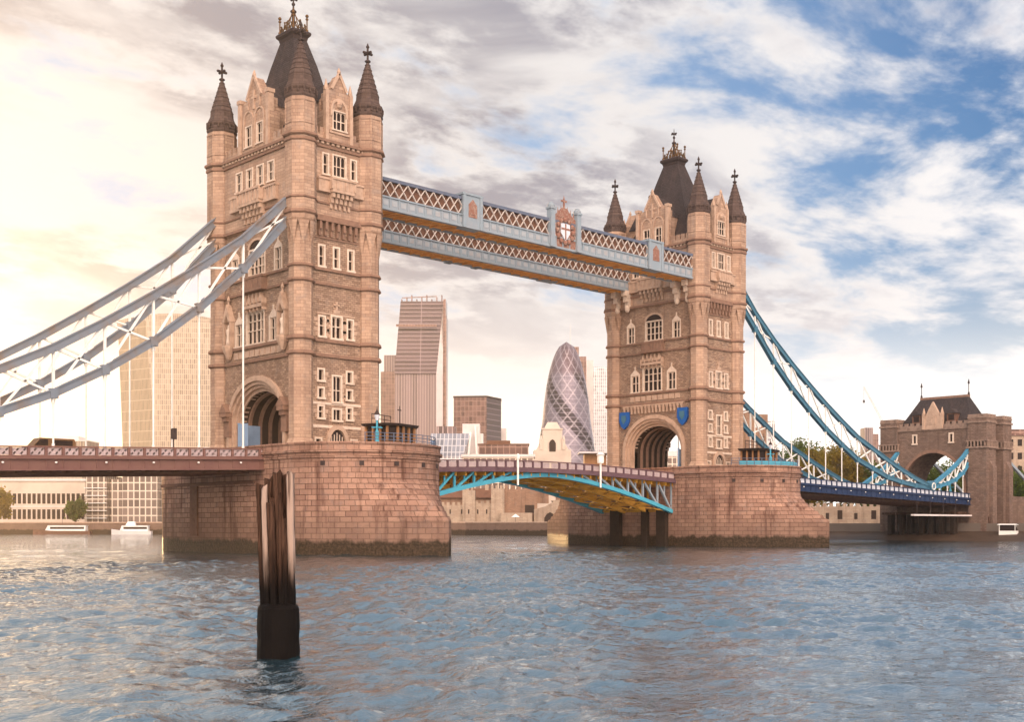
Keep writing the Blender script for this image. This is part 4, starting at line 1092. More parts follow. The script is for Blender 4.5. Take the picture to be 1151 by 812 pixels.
# the left-hand pair
lt = lerp_curve([(-80, 13.6), (-66, 14.2), (-55, 16.2), (-49, 17.8), (-42.6, 20.2), (-37.8, 22.5), (-32.8, 25.35), (-27.5, 28.7), (-21.9, 32.5), (-16, 36.6), (-9.8, 41.4), (-6.4, 45.3)])
lb = lerp_curve([(-80, 12.4), (-66, 12.4), (-55, 13.0), (-49, 14.0), (-42.6, 15.7), (-37.8, 17.6), (-32.8, 20.1), (-27.5, 23.2), (-21.9, 27.3), (-16, 32.3), (-9.8, 38.6), (-6.4, 42.9)])
nl = [-6.3, -13.2, -19.2, -25.1, -31.0, -36.9, -42.8, -48.7, -54.6, -60.5, -66.4]
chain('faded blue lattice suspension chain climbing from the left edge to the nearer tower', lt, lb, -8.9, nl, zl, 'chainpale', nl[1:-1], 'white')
lt2 = lambda x: lt(x)+0.35; lb2 = lambda x: lb(x)-0.1
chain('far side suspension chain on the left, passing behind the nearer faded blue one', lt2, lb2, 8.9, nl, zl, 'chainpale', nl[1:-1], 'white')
# the right-hand pair: long segments
rt_ = lerp_curve([(87.5, 49.2), (93.1, 43.7), (98.5, 39.6), (103.8, 35.9), (116.1, 28.7), (129.4, 21.9), (143.7, 16.9), (153.3, 14.0), (162, 12.0)])
rb_ = lerp_curve([(87.5, 46.0), (93.1, 41.0), (98.5, 36.0), (103.8, 31.5), (116.1, 23.8), (129.4, 17.3), (143.7, 13.4), (153.3, 12.3), (162, 11.9)])
nr = [87.6, 94.5, 100.5, 106.5, 112.5, 118.5, 124.5, 130.5, 136.5, 142.5, 148.5, 154.5, 161.6]
chain('dark steel blue lattice chain sweeping down from the farther tower to the white ringed joint', rt_, rb_, -8.9, nr, zr, 'steelblue', nr[1:-1], 'white')
chain('steel blue chain beyond the blue span, partly hidden by the cabin roof', rt_, rb_, 8.9, nr, zr, 'steelblue', nr[1:-1], 'white')
st_ = lerp_curve([(161.6, 12.3), (167.6, 14.7), (172, 16.6), (176.2, 18.8), (179.6, 21.0), (183, 23.6)])
sb_ = lerp_curve([(161.6, 11.9), (167.6, 12.7), (172, 13.6), (176.2, 15.2), (179.6, 17.6), (183, 21.2)])
ns = [161.8, 165.6, 169.4, 173.2, 177.0, 180.6, 183.0]
for y, lab in ((-8.9, 'short turquoise chain curving up across the gatehouse arch to its nearer corner'), (8.9, 'short turquoise chain rising to the gatehouse corner beside the autumn trees')):
    T = chain(lab, st_, sb_, y, ns, zr, 'midblue', ns[1:-1], 'white', 0.6, 0.6)
    c = MB(); c.mx = Matrix.Translation((-ns[0], 0, 0)) @ Matrix.Translation((161.7, -0.55, 12.2)) @ Matrix.Rotation(math.pi/2, 4, 'X')
    c.lathe((0, 0), [(1.25, -1.2), (1.25, 0.1)], 18); c.mx = Matrix.Translation((-ns[0], 0, 0)); j = c.build('joint_boss', M['steelblue'], T)
    c = MB(); c.mx = Matrix.Translation((-ns[0], 0, 0)) @ Matrix.Translation((161.7, -0.68, 12.2)) @ Matrix.Rotation(math.pi/2, 4, 'X')
    for k in range(18):
        a, b = 2*math.pi*k/18, 2*math.pi*(k+1)/18; c.bar((0.72*math.cos(a), 0.72*math.sin(a), 0), (0.72*math.cos(b), 0.72*math.sin(b), 0), 0.22, 0.2)
    c.mx = None; c.build('joint_ring', M['white'], j)
for y, lab in ((-9.6, 'straight pale blue tie running down to the ground beyond the gatehouse, nearer side'), (9.6, 'straight tie behind the gatehouse on its far side')):
    T = thing('anchor_tie', lab, 'anchor tie', (194, y, 21.5), 0, 'anchor ties')
    c = MB(); c.bar((0, 0, 0), (34, 0, -15), 0.6, 0.7); c.build('tie_bar', M['paleblue'], T)
    c = MB(); c.bar((-1.2, 0, 0.4), (1.2, 0, -0.6), 0.9, 1.1); c.build('tie_shoe', M['steelblue'], T)

# ================================================================== gatehouse on the north abutment
def gatehouse():
    T = thing('abutment_gatehouse', 'squat stone gatehouse with steep slate roof and wide arch ending the blue span', 'gatehouse', (186, 0, 0))
    ox = 186
    inw = (1, 0); org = (180-ox, 0)
    def arc(a, b, n=20): return [(-a*math.cos(math.pi*i/n), 12.0+b*math.sin(math.pi*i/n)) for i in range(n+1)]
    w = MB().at(org, inw); A0, B0, ZT = 8.2, 9.3, 22.6
    wins = [(4.6, 0.7, 23.2, 1.9), (-4.6, 0.7, 23.2, 1.9)]
    w.sheet(-11.2, 11.2, ZT, 26.6, [H(x) for x in wins])
    for sd in (-1, 1): w.sheet(min(sd*A0, sd*11.2), max(sd*A0, sd*11.2), -1, ZT, [])
    ap = arc(A0, B0)
    for i in range(20): w.quad((ap[i][0], 0, ap[i][1]), (ap[i+1][0], 0, ap[i+1][1]), (ap[i+1][0], 0, ZT), (ap[i][0], 0, ZT))
    p = [(-A0, 8)]+ap+[(A0, 8)]
    for i in range(len(p)-1): w.quad((p[i][0], 0, p[i][1]), (p[i][0], 12, p[i][1]), (p[i+1][0], 12, p[i+1][1]), (p[i+1][0], 0, p[i+1][1]))
    for sd in (-1, 1):
        w.box(min(sd*11.2, sd*8.2), max(sd*11.2, sd*8.2), 0.01, 12, -1, 12); w.quad((sd*11.2, 0, 12), (sd*11.2, 12, 12), (sd*11.2, 12, 26.6), (sd*11.2, 0, 26.6))
    w.box(-8.2, 8.2, 0.3, 11.5, -1, 8.4)
    w.mx = Matrix.Identity(4)
    w.build('wall', M['abutstone'], T, fix=False)
    w2 = MB().at((192-ox, 0), (-1, 0)); w2.sheet(-11.2, 11.2, ZT, 26.6, [])
    for sd in (-1, 1): w2.sheet(min(sd*A0, sd*11.2), max(sd*A0, sd*11.2), -1, ZT, [])
    for i in range(20): w2.quad((ap[i][0], 0, ap[i][1]), (ap[i+1][0], 0, ap[i+1][1]), (ap[i+1][0], 0, ZT), (ap[i][0], 0, ZT))
    w2.build('wall', M['abutstone'], T, fix=False)
    for x in wins: window(T, org, inw, *x, lights=1, transoms=(), arched=False, ring=0.3)
    c = MB().at(org, inw)
    arch_ring(c, A0-0.5, B0-0.5, A0+0.15, B0+0.25, 12.0, 11.0, -0.3, 0.6, 20); c.build('archway', M['band'], T)
    for sy in (-1, 1):
        for x0, x1 in ((-6.6, -1.8), (2.2, 6.6)):
            c = MB(); y0, y1 = (sy*8.9, sy*13.4); a, b = min(y0, y1), max(y0, y1)
            c.box(x0, x1, a, b, -1, 28.6)
            nm = 'corner_tower'
            t = c.build(nm, M['abutstone'], T)
            c = MB(); c.box(x0-0.35, x1+0.35, a-0.35, b+0.35, 21.4, 21.8); c.box(x0-0.3, x1+0.3, a-0.3, b+0.3, 23.0, 23.3)
            k = x0
            while k < x1: c.box(k, k+0.35, a-0.32, b+0.32, 21.8, 23.0); k += 0.8
            k = a+0.2
            while k < b: c.box(x0-0.32, x1+0.32, k, k+0.35, 21.82, 22.98); k += 0.8
            c.build('corbel_band', M['abuttrim'], t)
            c = MB(); c.box(x0-0.25, x1+0.25, a-0.25, b+0.25, 27.3, 27.7); c.box(x0-0.1, x1+0.1, a-0.1, b+0.1, 28.4, 28.7)
            for k in range(4):
                u = x0+0.1+k*(x1-x0-0.9)/3; c.box(u, u+0.7, a-0.05, b+0.05, 28.7, 29.3)
            for k in range(4):
                u = a+0.1+k*(b-a-0.9)/3; c.box(x0-0.06, x1+0.06, u, u+0.7, 28.7, 29.28)
            c.build('battlements', M['abuttrim'], t)
            c = MB(); c.box((x0+x1)/2-1.0, (x0+x1)/2+1.0, a-0.9 if sy < 0 else b, a if sy < 0 else b+0.9, -1, 17.0)
            c.loft([[((x0+x1)/2+u, (a-v if sy < 0 else b+v), z) for u, v in ((-1, 0.9), (1, 0.9), (1, 0), (-1, 0))] for z in (17.0,)] + [[((x0+x1)/2+u, (a-v if sy < 0 else b+v), 18.6) for u, v in ((-1, 0.1), (1, 0.1), (1, 0), (-1, 0))]])
            c.build('buttress', M['abutstone'], t)
    c = MB().at(org, inw)
    c.box(-8.9, 8.9, -0.25, 0.4, 26.2, 26.5); c.box(-8.9, 8.9, -0.1, 0.4, 26.5, 27.5)
    for k in range(12):
        u = -8.3+k*1.5
        if abs(u) > 2.6: c.box(u-0.45, u+0.45, -0.09, 0.39, 27.5, 28.1)
    c.build('parapet', M['abuttrim'], T)
    c = MB().at(org, inw)
    c.poly([(-2.4, 26.5), (2.4, 26.5), (2.4, 29.0), (1.7, 29.8), (1.0, 31.2), (0, 33.0), (-1.0, 31.2), (-1.7, 29.8), (-2.4, 29.0)], -0.2, 0.6)
    for u in (-2.3, 2.3): c.box(u-0.3, u+0.3, -0.35, 0.5, 26.5, 30.2); c.lathe((u, 0.1), [(0.42, 30.2), (0.06, 31.6)], 6)
    c.poly([(-0.9, 27.6), (0.9, 27.6), (0.9, 29.4), (0, 30.2), (-0.9, 29.4)], -0.32, -0.19)
    for u in (-0.45, 0.45): c.box(u-0.3, u+0.3, -0.38, -0.3, 27.9, 29.2)
    c.build('gable', M['trim'], T)
    c = MB(); rr = lambda a, b, z: [(-a, -b, z), (a, -b, z), (a, b, z), (-a, b, z)]
    c.loft([rr(5.0, 9.6, 26.6), rr(4.2, 8.3, 28.8), rr(0.5, 6.0, 34.2)])
    rf = c.build('roof', M['slate'], T)
    c = MB(); c.box(-0.55, 0.55, -6.1, 6.1, 34.15, 34.7); c.build('ridge', M['band'], rf)
    for y in (-6, 6):
        c = MB(); c.lathe((0, y), [(0.3, 34.6), (0.25, 35.2), (0.1, 35.4), (0.1, 37.2), (0.3, 37.4), (0.05, 38.4)], 6); c.build('finial', M['iron'], rf)
    for y in (-4.4, 4.4):
        c = MB(); c.box(-5.6, -3.0, y-1.1, y+1.1, 28.0, 30.0)
        dm = c.build('dormer', M['brownsteel'], T)
        c = MB(); c.poly([(-1.4, 29.9), (1.4, 29.9), (1.1, 30.7), (-1.1, 30.7)], 0, 3); c2 = MB()
        c2.mx = Matrix.Translation((-5.9, y, 0)) @ Matrix.Rotation(-math.pi/2, 4, 'Z'); c2.poly([(-1.45, 30.0), (1.45, 30.0), (0, 31.2)], 0, 4.0); c2.build('dormer_roof', M['slate'], dm)
        c = MB(); c.box(-5.66, -5.6, y-0.7, y+0.7, 28.4, 29.7); c.build('dormer_window', M['glass'], dm)
    return T
gatehouse()
c = MB(); c.box(192.3, 420, -9.5, 9.5, -0.5, 9.2); T = thing('approach_viaduct', 'dark stone viaduct carrying the road away behind the gatehouse', 'viaduct'); c.build('wall', M['quay'], T)
for y in (-9.2, 9.2):
    c = MB(); c.box(192.4, 420, y-0.2, y+0.2, 9.21, 10.6); c.build('parapet', M['abutstone'], T)
# ================================================================== things on the piers and decks
def cabin(loc, label, rz, mat_rail):
    T = thing('control_cabin', label, 'cabin', loc, rz, 'timber cabins on the piers')
    pl = [(-2.9, -1.5), (-1.8, -2.3), (1.8, -2.3), (2.9, -1.5), (2.9, 1.6), (-2.9, 1.6)]
    c = MB(); c.plan(pl, 0, 0.9); b = c.build('cabin_base', M['brownsteel'], T)
    c = MB()
    for (x, y), (x2, y2) in zip(pl, pl[1:]+pl[:1]):
        n = 1 if abs(x-x2) < 2 and abs(y-y2) < 1 else 3
        for k in range(n):
            c = MB(); c.box(x+(x2-x)*k/n-0.12, x+(x2-x)*k/n+0.12, y+(y2-y)*k/n-0.12, y+(y2-y)*k/n+0.12, 0.9, 2.5); c.build('cabin_post', M['ochrewood'], T)
    c = MB(); c.plan([(x*0.95, y*0.95) for x, y in pl], 0.9, 2.45); c.build('cabin_glazing', M['glass'], T)
    c = MB(); c.plan([(x*1.15, y*1.15) for x, y in pl], 2.5, 2.75, [(x*1.22, y*1.22) for x, y in pl]); c.plan([(x*1.22, y*1.22) for x, y in pl], 2.75, 2.85, [(x*0.8, y*0.8) for x, y in pl]); c.build('cabin_roof', M['iron'], T)
    c = MB()
    for x in (-2.3, -1.0, 0.4, 1.8): c.tube((x, 1.2, 2.8), (x, 1.2, 3.9), 0.05, 5)
    c.tube((-2.3, 1.2, 3.85), (1.8, 1.2, 3.85), 0.05, 5); c.tube((-2.3, 1.2, 3.4), (1.8, 1.2, 3.4), 0.04, 5); c.tube((2.4, 0.3, 2.8), (2.4, 0.3, 5.0), 0.06, 5); c.box(2.0, 2.8, 0.25, 0.35, 4.5, 4.6)
    c.build('roof_rail', M['iron'], T)
    return T
M['ochrewood'] = plain('varnished_timber', (0.34, 0.17, 0.08), 0.5, 0, var=0.4)
cabin((3.0, -17.4, 13.0), 'brown timber control cabin with flat roof on the nearer pier', R(20), 'blueshield').scale = (1.1, 1.0, 1.2)
cabin((84.6, -16.6, 13.0), 'long low timber control cabin with overhanging roof on the farther pier', R(15), 'cyan').scale = (1.45, 1.0, 1.35)
def railing(name, label, cx, a0, a1, mat, solid):
    T = thing(name, label, 'railing', (cx, 0, 0), 0)
    c = MB(); n = 14; Rr = 10.2; pts = []
    for k in range(n+1):
        th = a0+(a1-a0)*k/n; pts.append((Rr*math.cos(th), -14+Rr*math.sin(th)))
    for k, (x, y) in enumerate(pts): c.tube((x, y, 13.0), (x, y, 14.75), 0.06, 5)
    for k in range(n):
        (x, y), (x2, y2) = pts[k], pts[k+1]
        for z in (13.9, 14.3, 14.7): c.tube((x, y, z), (x2, y2, z), 0.045, 5)
    c.build('rail_bars', M['bluetop'], T)
    c = MB()
    for k in range(n):
        if k < solid[0] or k >= solid[1]: continue
        (x, y), (x2, y2) = pts[k], pts[k+1]; c.bar((x*0.985, y, 13.95), (x2*0.985, y2, 13.95), 0.05, 0.7)
    c.build('rail_screen', M[mat], T)
railing('pier_railing', 'blue tarpaulin screened railing around the cabin on the nearer pier', 0, R(-120), R(-25), 'bluegrey', (9, 14))
railing('pier_railing', 'turquoise screened railing in front of the cabin on the farther pier', 82, R(-150), R(-50), 'cyan', (1, 14))
def lamp(loc, label):
    T = thing('ornate_lamp', label, 'lamp', loc, 0, 'ornate blue lamp standards')
    c = MB(); c.lathe((0, 0), [(0.55, 0), (0.55, 0.5), (0.35, 0.7), (0.22, 1.2), (0.3, 1.9), (0.14, 2.3), (0.11, 3.3), (0.2, 3.45)], 8)
    c.bar((-0.8, 0, 2.6), (0.8, 0, 2.6), 0.12); c.bar((0, -0.8, 2.6), (0, 0.8, 2.6), 0.12)
    c.build('lamp_post', M['cyan'], T)
    c = MB(); c.lathe((0, 0), [(0.16, 3.45), (0.32, 4.0), (0.3, 4.15)], 6); c.build('lantern', M['whitepanel'], T)
    c = MB(); c.lathe((0, 0), [(0.38, 4.15), (0.3, 4.35), (0.08, 4.7), (0.03, 5.2)], 6); c.build('lantern_cap', M['iron'], T)
    return T
l1 = lamp((-1.6, -20.6, 13.0), 'small blue ornate lamp standing beside the cabin on the nearer pier')
l2 = copy_tree(l1); l2.location = (80.8, -21.6, 13.0); l2['label'] = 'turquoise ornate lamp standing left of the cabin on the farther pier'
for i, (x, lab) in enumerate(((170.5, 'turquoise ornate lamp on the blue span, left one of two under the gatehouse arch'), (175.5, 'turquoise ornate lamp on the blue span, right one of two under the gatehouse arch'))):
    l3 = copy_tree(l1); l3.location = (x, -6.6, zr(x)-1.3); l3['label'] = lab
def signal_post(x, label, lamp_):
    T = thing('navigation_post', label, 'post', (x, -9.05, 9.6), 0, 'white signal posts on the lifting span')
    c = MB(); c.tube((0, 0, 0), (0, 0, 4.0), 0.16, 8); c.build('post', M['white'], T)
    c = MB()
    if lamp_: c.lathe((0, 0), [(0.5, 3.9), (0.55, 4.1), (0.55, 5.1), (0.75, 5.25), (0.3, 5.6)], 8)
    else: c.lathe((0, 0), [(0.28, 3.9), (0.28, 4.5), (0.1, 4.7)], 8)
    c.build('signal_head', M['white'], T)
signal_post(33.6, 'slim white post fixed to the lifting leaf left of centre', False)
signal_post(52.0, 'white post with a lantern head fixed to the lifting leaf showing ochre underside', True)
def vehicle(kind, loc, label, mat):
    T = thing(kind, label, kind, loc, 0, None)
    if kind == 'van':
        side = [(-2.7, 0.4), (2.6, 0.4), (2.7, 1.9), (2.5, 2.35), (-1.3, 2.35), (-2.1, 1.45), (-2.75, 1.25)]; hw = 0.98; ax = (-1.7, 1.7)
    else:
        side = [(-2.1, 0.35), (2.1, 0.35), (2.15, 0.95), (1.3, 1.0), (0.8, 1.48), (-0.7, 1.5), (-1.4, 0.98), (-2.1, 0.85)]; hw = 0.85; ax = (-1.3, 1.3)
    c = MB(); c.poly(side, -hw, hw); bd = c.build('body', M[mat], T)
    c = MB()
    if kind == 'van': c.poly([(-2.0, 1.5), (-1.35, 2.2), (-0.5, 2.2), (-0.5, 1.5)], -hw-0.02, hw+0.02); c.box(0.0, 2.3, -hw-0.015, hw+0.015, 1.55, 2.15)
    else: c.poly([(-1.25, 1.0), (-0.7, 1.4), (0.75, 1.4), (1.2, 1.02)], -hw-0.02, hw+0.02)
    c.build('side_windows', M['glass'], T)
    for x in ax:
        for y in (-hw+0.05, hw-0.05):
            c = MB(); c.tube((x, y-0.12, 0.36), (x, y+0.12, 0.36), 0.36, 14); c.build('wheel', M['iron'], T)
    c = MB()
    for y in (-0.7, 0.7): c.box(side[-1][0]-0.03, side[-1][0]+0.1, y-0.15, y+0.15, 0.75, 0.92)
    c.build('headlamps', M['white'], T)
    return T
M['vanpaint'] = plain('bronze_van_paint', (0.20, 0.11, 0.055), 0.35, 0.2, var=0.1)
vehicle('van', (-36.0, -5.6, zl(-36)-1.35+0.02), 'dark bronze van crossing the side span above the parapet at far left', 'vanpaint')
vehicle('car', (-16.4, -5.8, zl(-16.4)-1.35+0.02), 'white car, only its roof showing above the parapet beside the road arch', 'white')
T = thing('traffic_signal', 'small dark traffic signal on the side span in front of the curved tower', 'traffic signal', (-22.6, -9.0, zl(-22.6)-1.2))
c = MB(); c.tube((0, 0, 0), (0, 0, 3.2), 0.07, 6); c.build('signal_pole', M['iron'], T)
c = MB(); c.box(-0.25, 0.25, -0.2, 0.2, 2.2, 3.4); c.box(-0.32, 0.32, -0.24, -0.2, 2.15, 3.45); c.build('signal_head', M['iron'], T)

# ================================================================== timber mooring pile in the foreground
T = thing('mooring_pile', 'weathered timber mooring dolphin, black at its foot, standing before the nearer pier', 'mooring pile', (-73.75, -110.2, 0), R(-44))
def timber_piece(b0, t0, z0, z1, w, d, jag, mat='timber'):
    w *= 0.84; d *= 0.84
    c = MB(); n = 9; rings = []
    for k in range(n+1):
        s = k/n; z = z0+(z1-z0)*s; cx = b0[0]+(t0[0]-b0[0])*s; cy = b0[1]+(t0[1]-b0[1])*s
        ww = w*(1+random.uniform(-0.05, 0.05)); dd = d*(1+random.uniform(-0.05, 0.05))
        r = []
        for i in range(10):
            a = 2*math.pi*i/10+0.3; q = 1/max(abs(math.cos(a)), abs(math.sin(a)))**0.75
            zz = z+(random.uniform(-jag, jag) if k == n else 0)
            r.append((cx+ww/2*math.cos(a)*q+random.uniform(-.012, .012), cy+dd/2*math.sin(a)*q+random.uniform(-.012, .012), zz))
        rings.append(r)
    c.loft(rings); c.build('timber', M[mat], T)
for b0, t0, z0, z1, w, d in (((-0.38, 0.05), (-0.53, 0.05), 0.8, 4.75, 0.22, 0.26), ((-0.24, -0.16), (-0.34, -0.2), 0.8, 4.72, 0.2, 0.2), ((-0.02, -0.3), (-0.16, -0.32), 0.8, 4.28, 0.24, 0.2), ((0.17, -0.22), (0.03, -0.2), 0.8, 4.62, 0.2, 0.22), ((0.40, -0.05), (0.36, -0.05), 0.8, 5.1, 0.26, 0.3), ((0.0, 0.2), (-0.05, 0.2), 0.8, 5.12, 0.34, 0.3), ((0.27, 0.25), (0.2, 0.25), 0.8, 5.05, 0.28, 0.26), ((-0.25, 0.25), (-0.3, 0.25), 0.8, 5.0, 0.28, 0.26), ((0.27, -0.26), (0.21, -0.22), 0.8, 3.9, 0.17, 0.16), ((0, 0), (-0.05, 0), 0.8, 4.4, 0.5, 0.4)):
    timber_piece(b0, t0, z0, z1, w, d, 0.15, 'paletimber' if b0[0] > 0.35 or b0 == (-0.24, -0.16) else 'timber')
c = MB(); rings = []
for z, s in ((-1.5, 0.60), (-0.2, 0.60), (0.2, 0.605), (0.5, 0.59), (0.8, 0.60), (1.1, 0.59), (1.34, 0.585), (1.44, 0.54), (1.5, 0.40)):
    rings.append([(s*math.cos(2*math.pi*i/20+0.2)*(1+0.05*math.sin(i*7.3)+random.uniform(-.015, .015)), 0.85*s*math.sin(2*math.pi*i/20+0.2)*(1+0.05*math.sin(i*7.3)+random.uniform(-.015, .015)), z+random.uniform(-.03, .03)) for i in range(20)])
c.loft(rings); c.build('pile_foot', M['timber'], T)

# ================================================================== city
CP = Vector((-92.52, -139.21)); FW = Vector((math.sin(R(43.818)), math.cos(R(43.818)))); RT = Vector((FW.y, -FW.x))
def spot(across, dist):
    """ground position given metres across and along the river view from the south bank"""
    p = CP + FW*dist + RT*across; return (p.x, p.y)
VROT = -R(43.818)
G0 = 4.0
F_ = 1364.2
def ac(px, d): return (px-575.5)/F_*d
def bld(name, label, px0, px1, d, group=None, cat='building', turn=0.0):
    a0, a1 = ac(px0, d), ac(px1, d); x, y = spot((a0+a1)/2, d)
    T = thing(name, label, cat, (x, y, G0), VROT+turn, group)
    return T, (a1-a0)
def zt(py, d): return 3.7+(590-py)*d/F_-G0
M['glasstower'] = facade('bronze_curtain_wall', (0.24, 0.17, 0.16), (0.42, 0.33, 0.30), 3.2, 3.9, 0.22)
M['glassband'] = facade('banded_glass', (0.085, 0.06, 0.065), (0.21, 0.16, 0.165), 60, 4.1, 0.35)
M['glassstripe'] = facade('striped_cladding', (0.15, 0.11, 0.11), (0.31, 0.24, 0.23), 2.6, 80, 0.28)
M['paleglass'] = facade('pale_grid_glass', (0.36, 0.36, 0.40), (0.62, 0.58, 0.57), 2.2, 3.8, 0.25)
M['gridpale'] = facade('pale_louvred_grid', (0.26, 0.215, 0.18), (0.42, 0.35, 0.28), 1.5, 4.0, 0.16)
M['finwall'] = facade('finned_glass', (0.26, 0.19, 0.13), (0.50, 0.40, 0.29), 1.4, 8.0, 0.3)
M['brownclad'] = facade('brown_cladding', (0.17, 0.10, 0.085), (0.25, 0.16, 0.13), 3.0, 3.8, 0.2)
M['officegrid'] = facade('office_grid', (0.20, 0.15, 0.13), (0.56, 0.48, 0.40), 2.4, 3.4, 0.25)
M['palestone'] = plain('pale_city_stone', (0.58, 0.48, 0.40), 0.8, 0, var=0.25, scale=0.1)
M['whiteclad'] = plain('white_cladding', (0.66, 0.60, 0.58), 0.6, 0, var=0.2, scale=0.1)
M['greyclad'] = facade('grey_office_wall', (0.10, 0.09, 0.09), (0.30, 0.25, 0.22), 3.2, 3.6, 0.75)
# flared curved tower behind the left tower
T, w = bld('curved_tower', 'top heavy curved glass tower rising behind the nearer bridge tower and chains', 132, 262, 935)
S = 935/F_
def flare(k):  # k 0..1 height, half width factors
    return 1.0+0.13*k**1.6
c = MB(); hts = 156; left = []; n = 14
cor = -w/2+44*S*1.0
for name, xa, xb, mt in (('glazed_side', -w/2, cor, 'finwall'), ('louvred_front', cor, w/2, 'gridpale')):
    c = MB(); r0 = []; r1 = []
    for k in range(n+1):
        t = k/n; z = hts*t; fl = 5.0*t**1.5
        a = xa-(fl if xa < cor else fl*1.4); b = xb+(fl if xb > cor else -fl*1.4)
        yy = -4*t**1.5
        if name == 'glazed_side': ring_ = [(a, 16, z), (b, yy, z), (b, 40, z), (a, 40, z)]
        else: ring_ = [(a, yy-0.02, z), (b, 14+yy, z), (b, 40, z), (a, 40, z)]
        r0.append(ring_)
    c.loft(r0); c.build(name, M[mt], T)
c = MB(); rr = []
for k in range(13):
    u = -w/2-5+(w+10)*k/12; zz = 156+9*math.sin(math.pi*min(1, (k+1.5)/13)); rr.append([(u, 14, 155), (u, 14, zz), (u, 38, zz), (u, 38, 155)])
c.loft(rr); c.build('domed_roof', M['gridpale'], T)
# older tower behind the wedge
T, w = bld('office_tower', 'slim brown stepped tower standing just left behind the wedge shaped glass tower', 428, 446, 1280)
c = MB(); c.box(-w/2, w/2, 0, 20, 0, zt(418, 1280)); c.build('tower_shaft', M['brownclad'], T)
c = MB(); c.box(-w/2+3, w/2, 3, 20, zt(418, 1280), zt(399, 1280)); c.build('tower_head', M['glassstripe'], T)
# wedge tower
T, w = bld('wedge_tower', 'tall wedge shaped glass tower with sloping face, tallest beyond the bridge', 443, 501, 1175)
s = 1175/F_; H_ = zt(334, 1175); hb = zt(420, 1175)
c = MB(); c.loft([[(-w/2, 0, 0), (w/2-11*s, 0, 0), (w/2-11*s, 40, 0), (-w/2, 40, 0)], [(-w/2+0.5*s, 5, hb), (w/2-11*s, 5, hb), (w/2-11*s, 40, hb), (-w/2+0.5*s, 40, hb)]]); c.build('lower_block', M['glassstripe'], T)
c = MB(); c.loft([[(-w/2, 3, hb), (w/2-11*s, 3, hb), (w/2-11*s, 40, hb), (-w/2, 40, hb)], [(-w/2+5*s, 22, H_), (w/2-4*s, 22, H_), (w/2-4*s, 40, H_), (-w/2+5*s, 40, H_)]]); c.build('sloping_face', M['glassband'], T)
c = MB(); c.loft([[(w/2-11*s, 4, 0), (w/2-4*s, 10, 0), (w/2-4*s, 40, 0), (w/2-11*s, 40, 0)], [(w/2-11*s, 4, hb), (w/2-4*s, 10, hb), (w/2-4*s, 40, hb), (w/2-11*s, 40, hb)], [(w/2-4.2*s, 22.2, H_), (w/2-3.8*s, 22.5, H_), (w/2-3.8*s, 40, H_), (w/2-4.2*s, 40, H_)]]); c.build('side_strip', M['whiteclad'], T)
c = MB(); c.box(w/2-3.9*s, w/2, 14, 44, 0, zt(352, 1175)); c.box(w/2-3.9*s, w/2-1*s, 16, 44, zt(352, 1175), H_+1); c.build('core_tower', M['brownclad'], T)
c = MB()
for k in range(9): u = -w/2+6*s+k*(w-12*s)/8; c.box(u-0.5, u+0.5, 24, 30, H_, H_+2.5+2*(k % 3))
c.bar((-w/2+6*s, 26, H_+4), (w/2-12*s, 26, H_+5.5), 0.8); c.build('roof_rig', M['brownclad'], T)
for k in (0.47, 0.78):
    c = MB(); c.bar((-w/2+1*s, -0.3 if k < .5 else 10.5, hb*k+ (0 if k < .5 else hb*0.55)), (w/2-11*s, -0.3 if k < .5 else 10.5, hb*k+(0 if k < .5 else hb*0.55)), 0.8, 2.2); c.build('floor_band', M['brownclad'], T)
# dark block
T, w = bld('office_block', 'plain dark brown office block with a paler banded end, right of the wedge tower', 510, 563, 900)
s = 900/F_; H_ = zt(447, 900)
c = MB(); c.plan([(-w/2, 0), (w/2-16*s, -3), (w/2-16*s, 30), (-w/2, 30)], 0, H_); c.build('dark_front', M['brownclad'], T)
c = MB(); c.plan([(w/2-16*s, -2.98), (w/2, 18), (w/2, 30), (w/2-16*s, 30)], 0, H_-0.5); c.build('banded_end', M['glassband'], T)
c = MB(); c.plan([(-w/2-0.4, -0.5), (w/2-16*s, -3.6), (w/2+0.3, 17.8), (w/2+0.2, 30.3), (-w/2, 30.3)], H_, H_+1.0); c.build('roof_slab', M['iron'], T)
c = MB(); c.box(w/2-2, w/2+6*s, 31, 45, 0, zt(478, 900)); c.build('rear_annex', M['whiteclad'], T)
# slanting glass hall
T, w = bld('glass_hall', 'white framed glass building with a slanting front below the wedge tower', 482, 542, 640)
s = 640/F_
c = MB(); c.loft([[(-w/2, 0, 0), (w/2-18*s, 0, 0), (w/2-18*s, 20, 0), (-w/2, 20, 0)], [(-w/2, 0, zt(513, 640)), (w/2-22*s, 0, zt(513, 640)), (w/2-18*s, 20, zt(513, 640)), (-w/2, 20, zt(513, 640))], [(-w/2, 16, zt(485, 640)), (w/2-14*s, 16, zt(485, 640)), (w/2-14*s, 20, zt(485, 640)), (-w/2, 20, zt(485, 640))]]); c.build('slanting_front', M['paleglass'], T)
c = MB(); c.box(w/2-24*s, w/2-4*s, 20.1, 34, 0, zt(473, 640)); c.box(w/2-5*s, w/2, 22, 34, 0, zt(484, 640)); c.build('rear_block', M['whiteclad'], T)
c = MB(); c.box(-w/2+6*s, -w/2+28*s, 20.2, 34, 0, zt(476, 640)); c.build('rear_block', M['glassstripe'], T)
c = MB(); c.bar((w/2-22*s, -0.4, 0), (w/2-14*s, 15.6, zt(484, 640)), 1.0); c.bar((w/2-3*s, 18, 0), (w/2-9*s, 18, zt(476, 640)), 0.9); c.build('frame', M['white'], T)
T, w = bld('low_block', 'low brown flat roofed block left of the stone memorial tower', 538, 594, 600)
c = MB(); c.box(-w/2, w/2, 0, 18, 0, zt(500, 600)); c.build('wall', M['brownclad'], T)
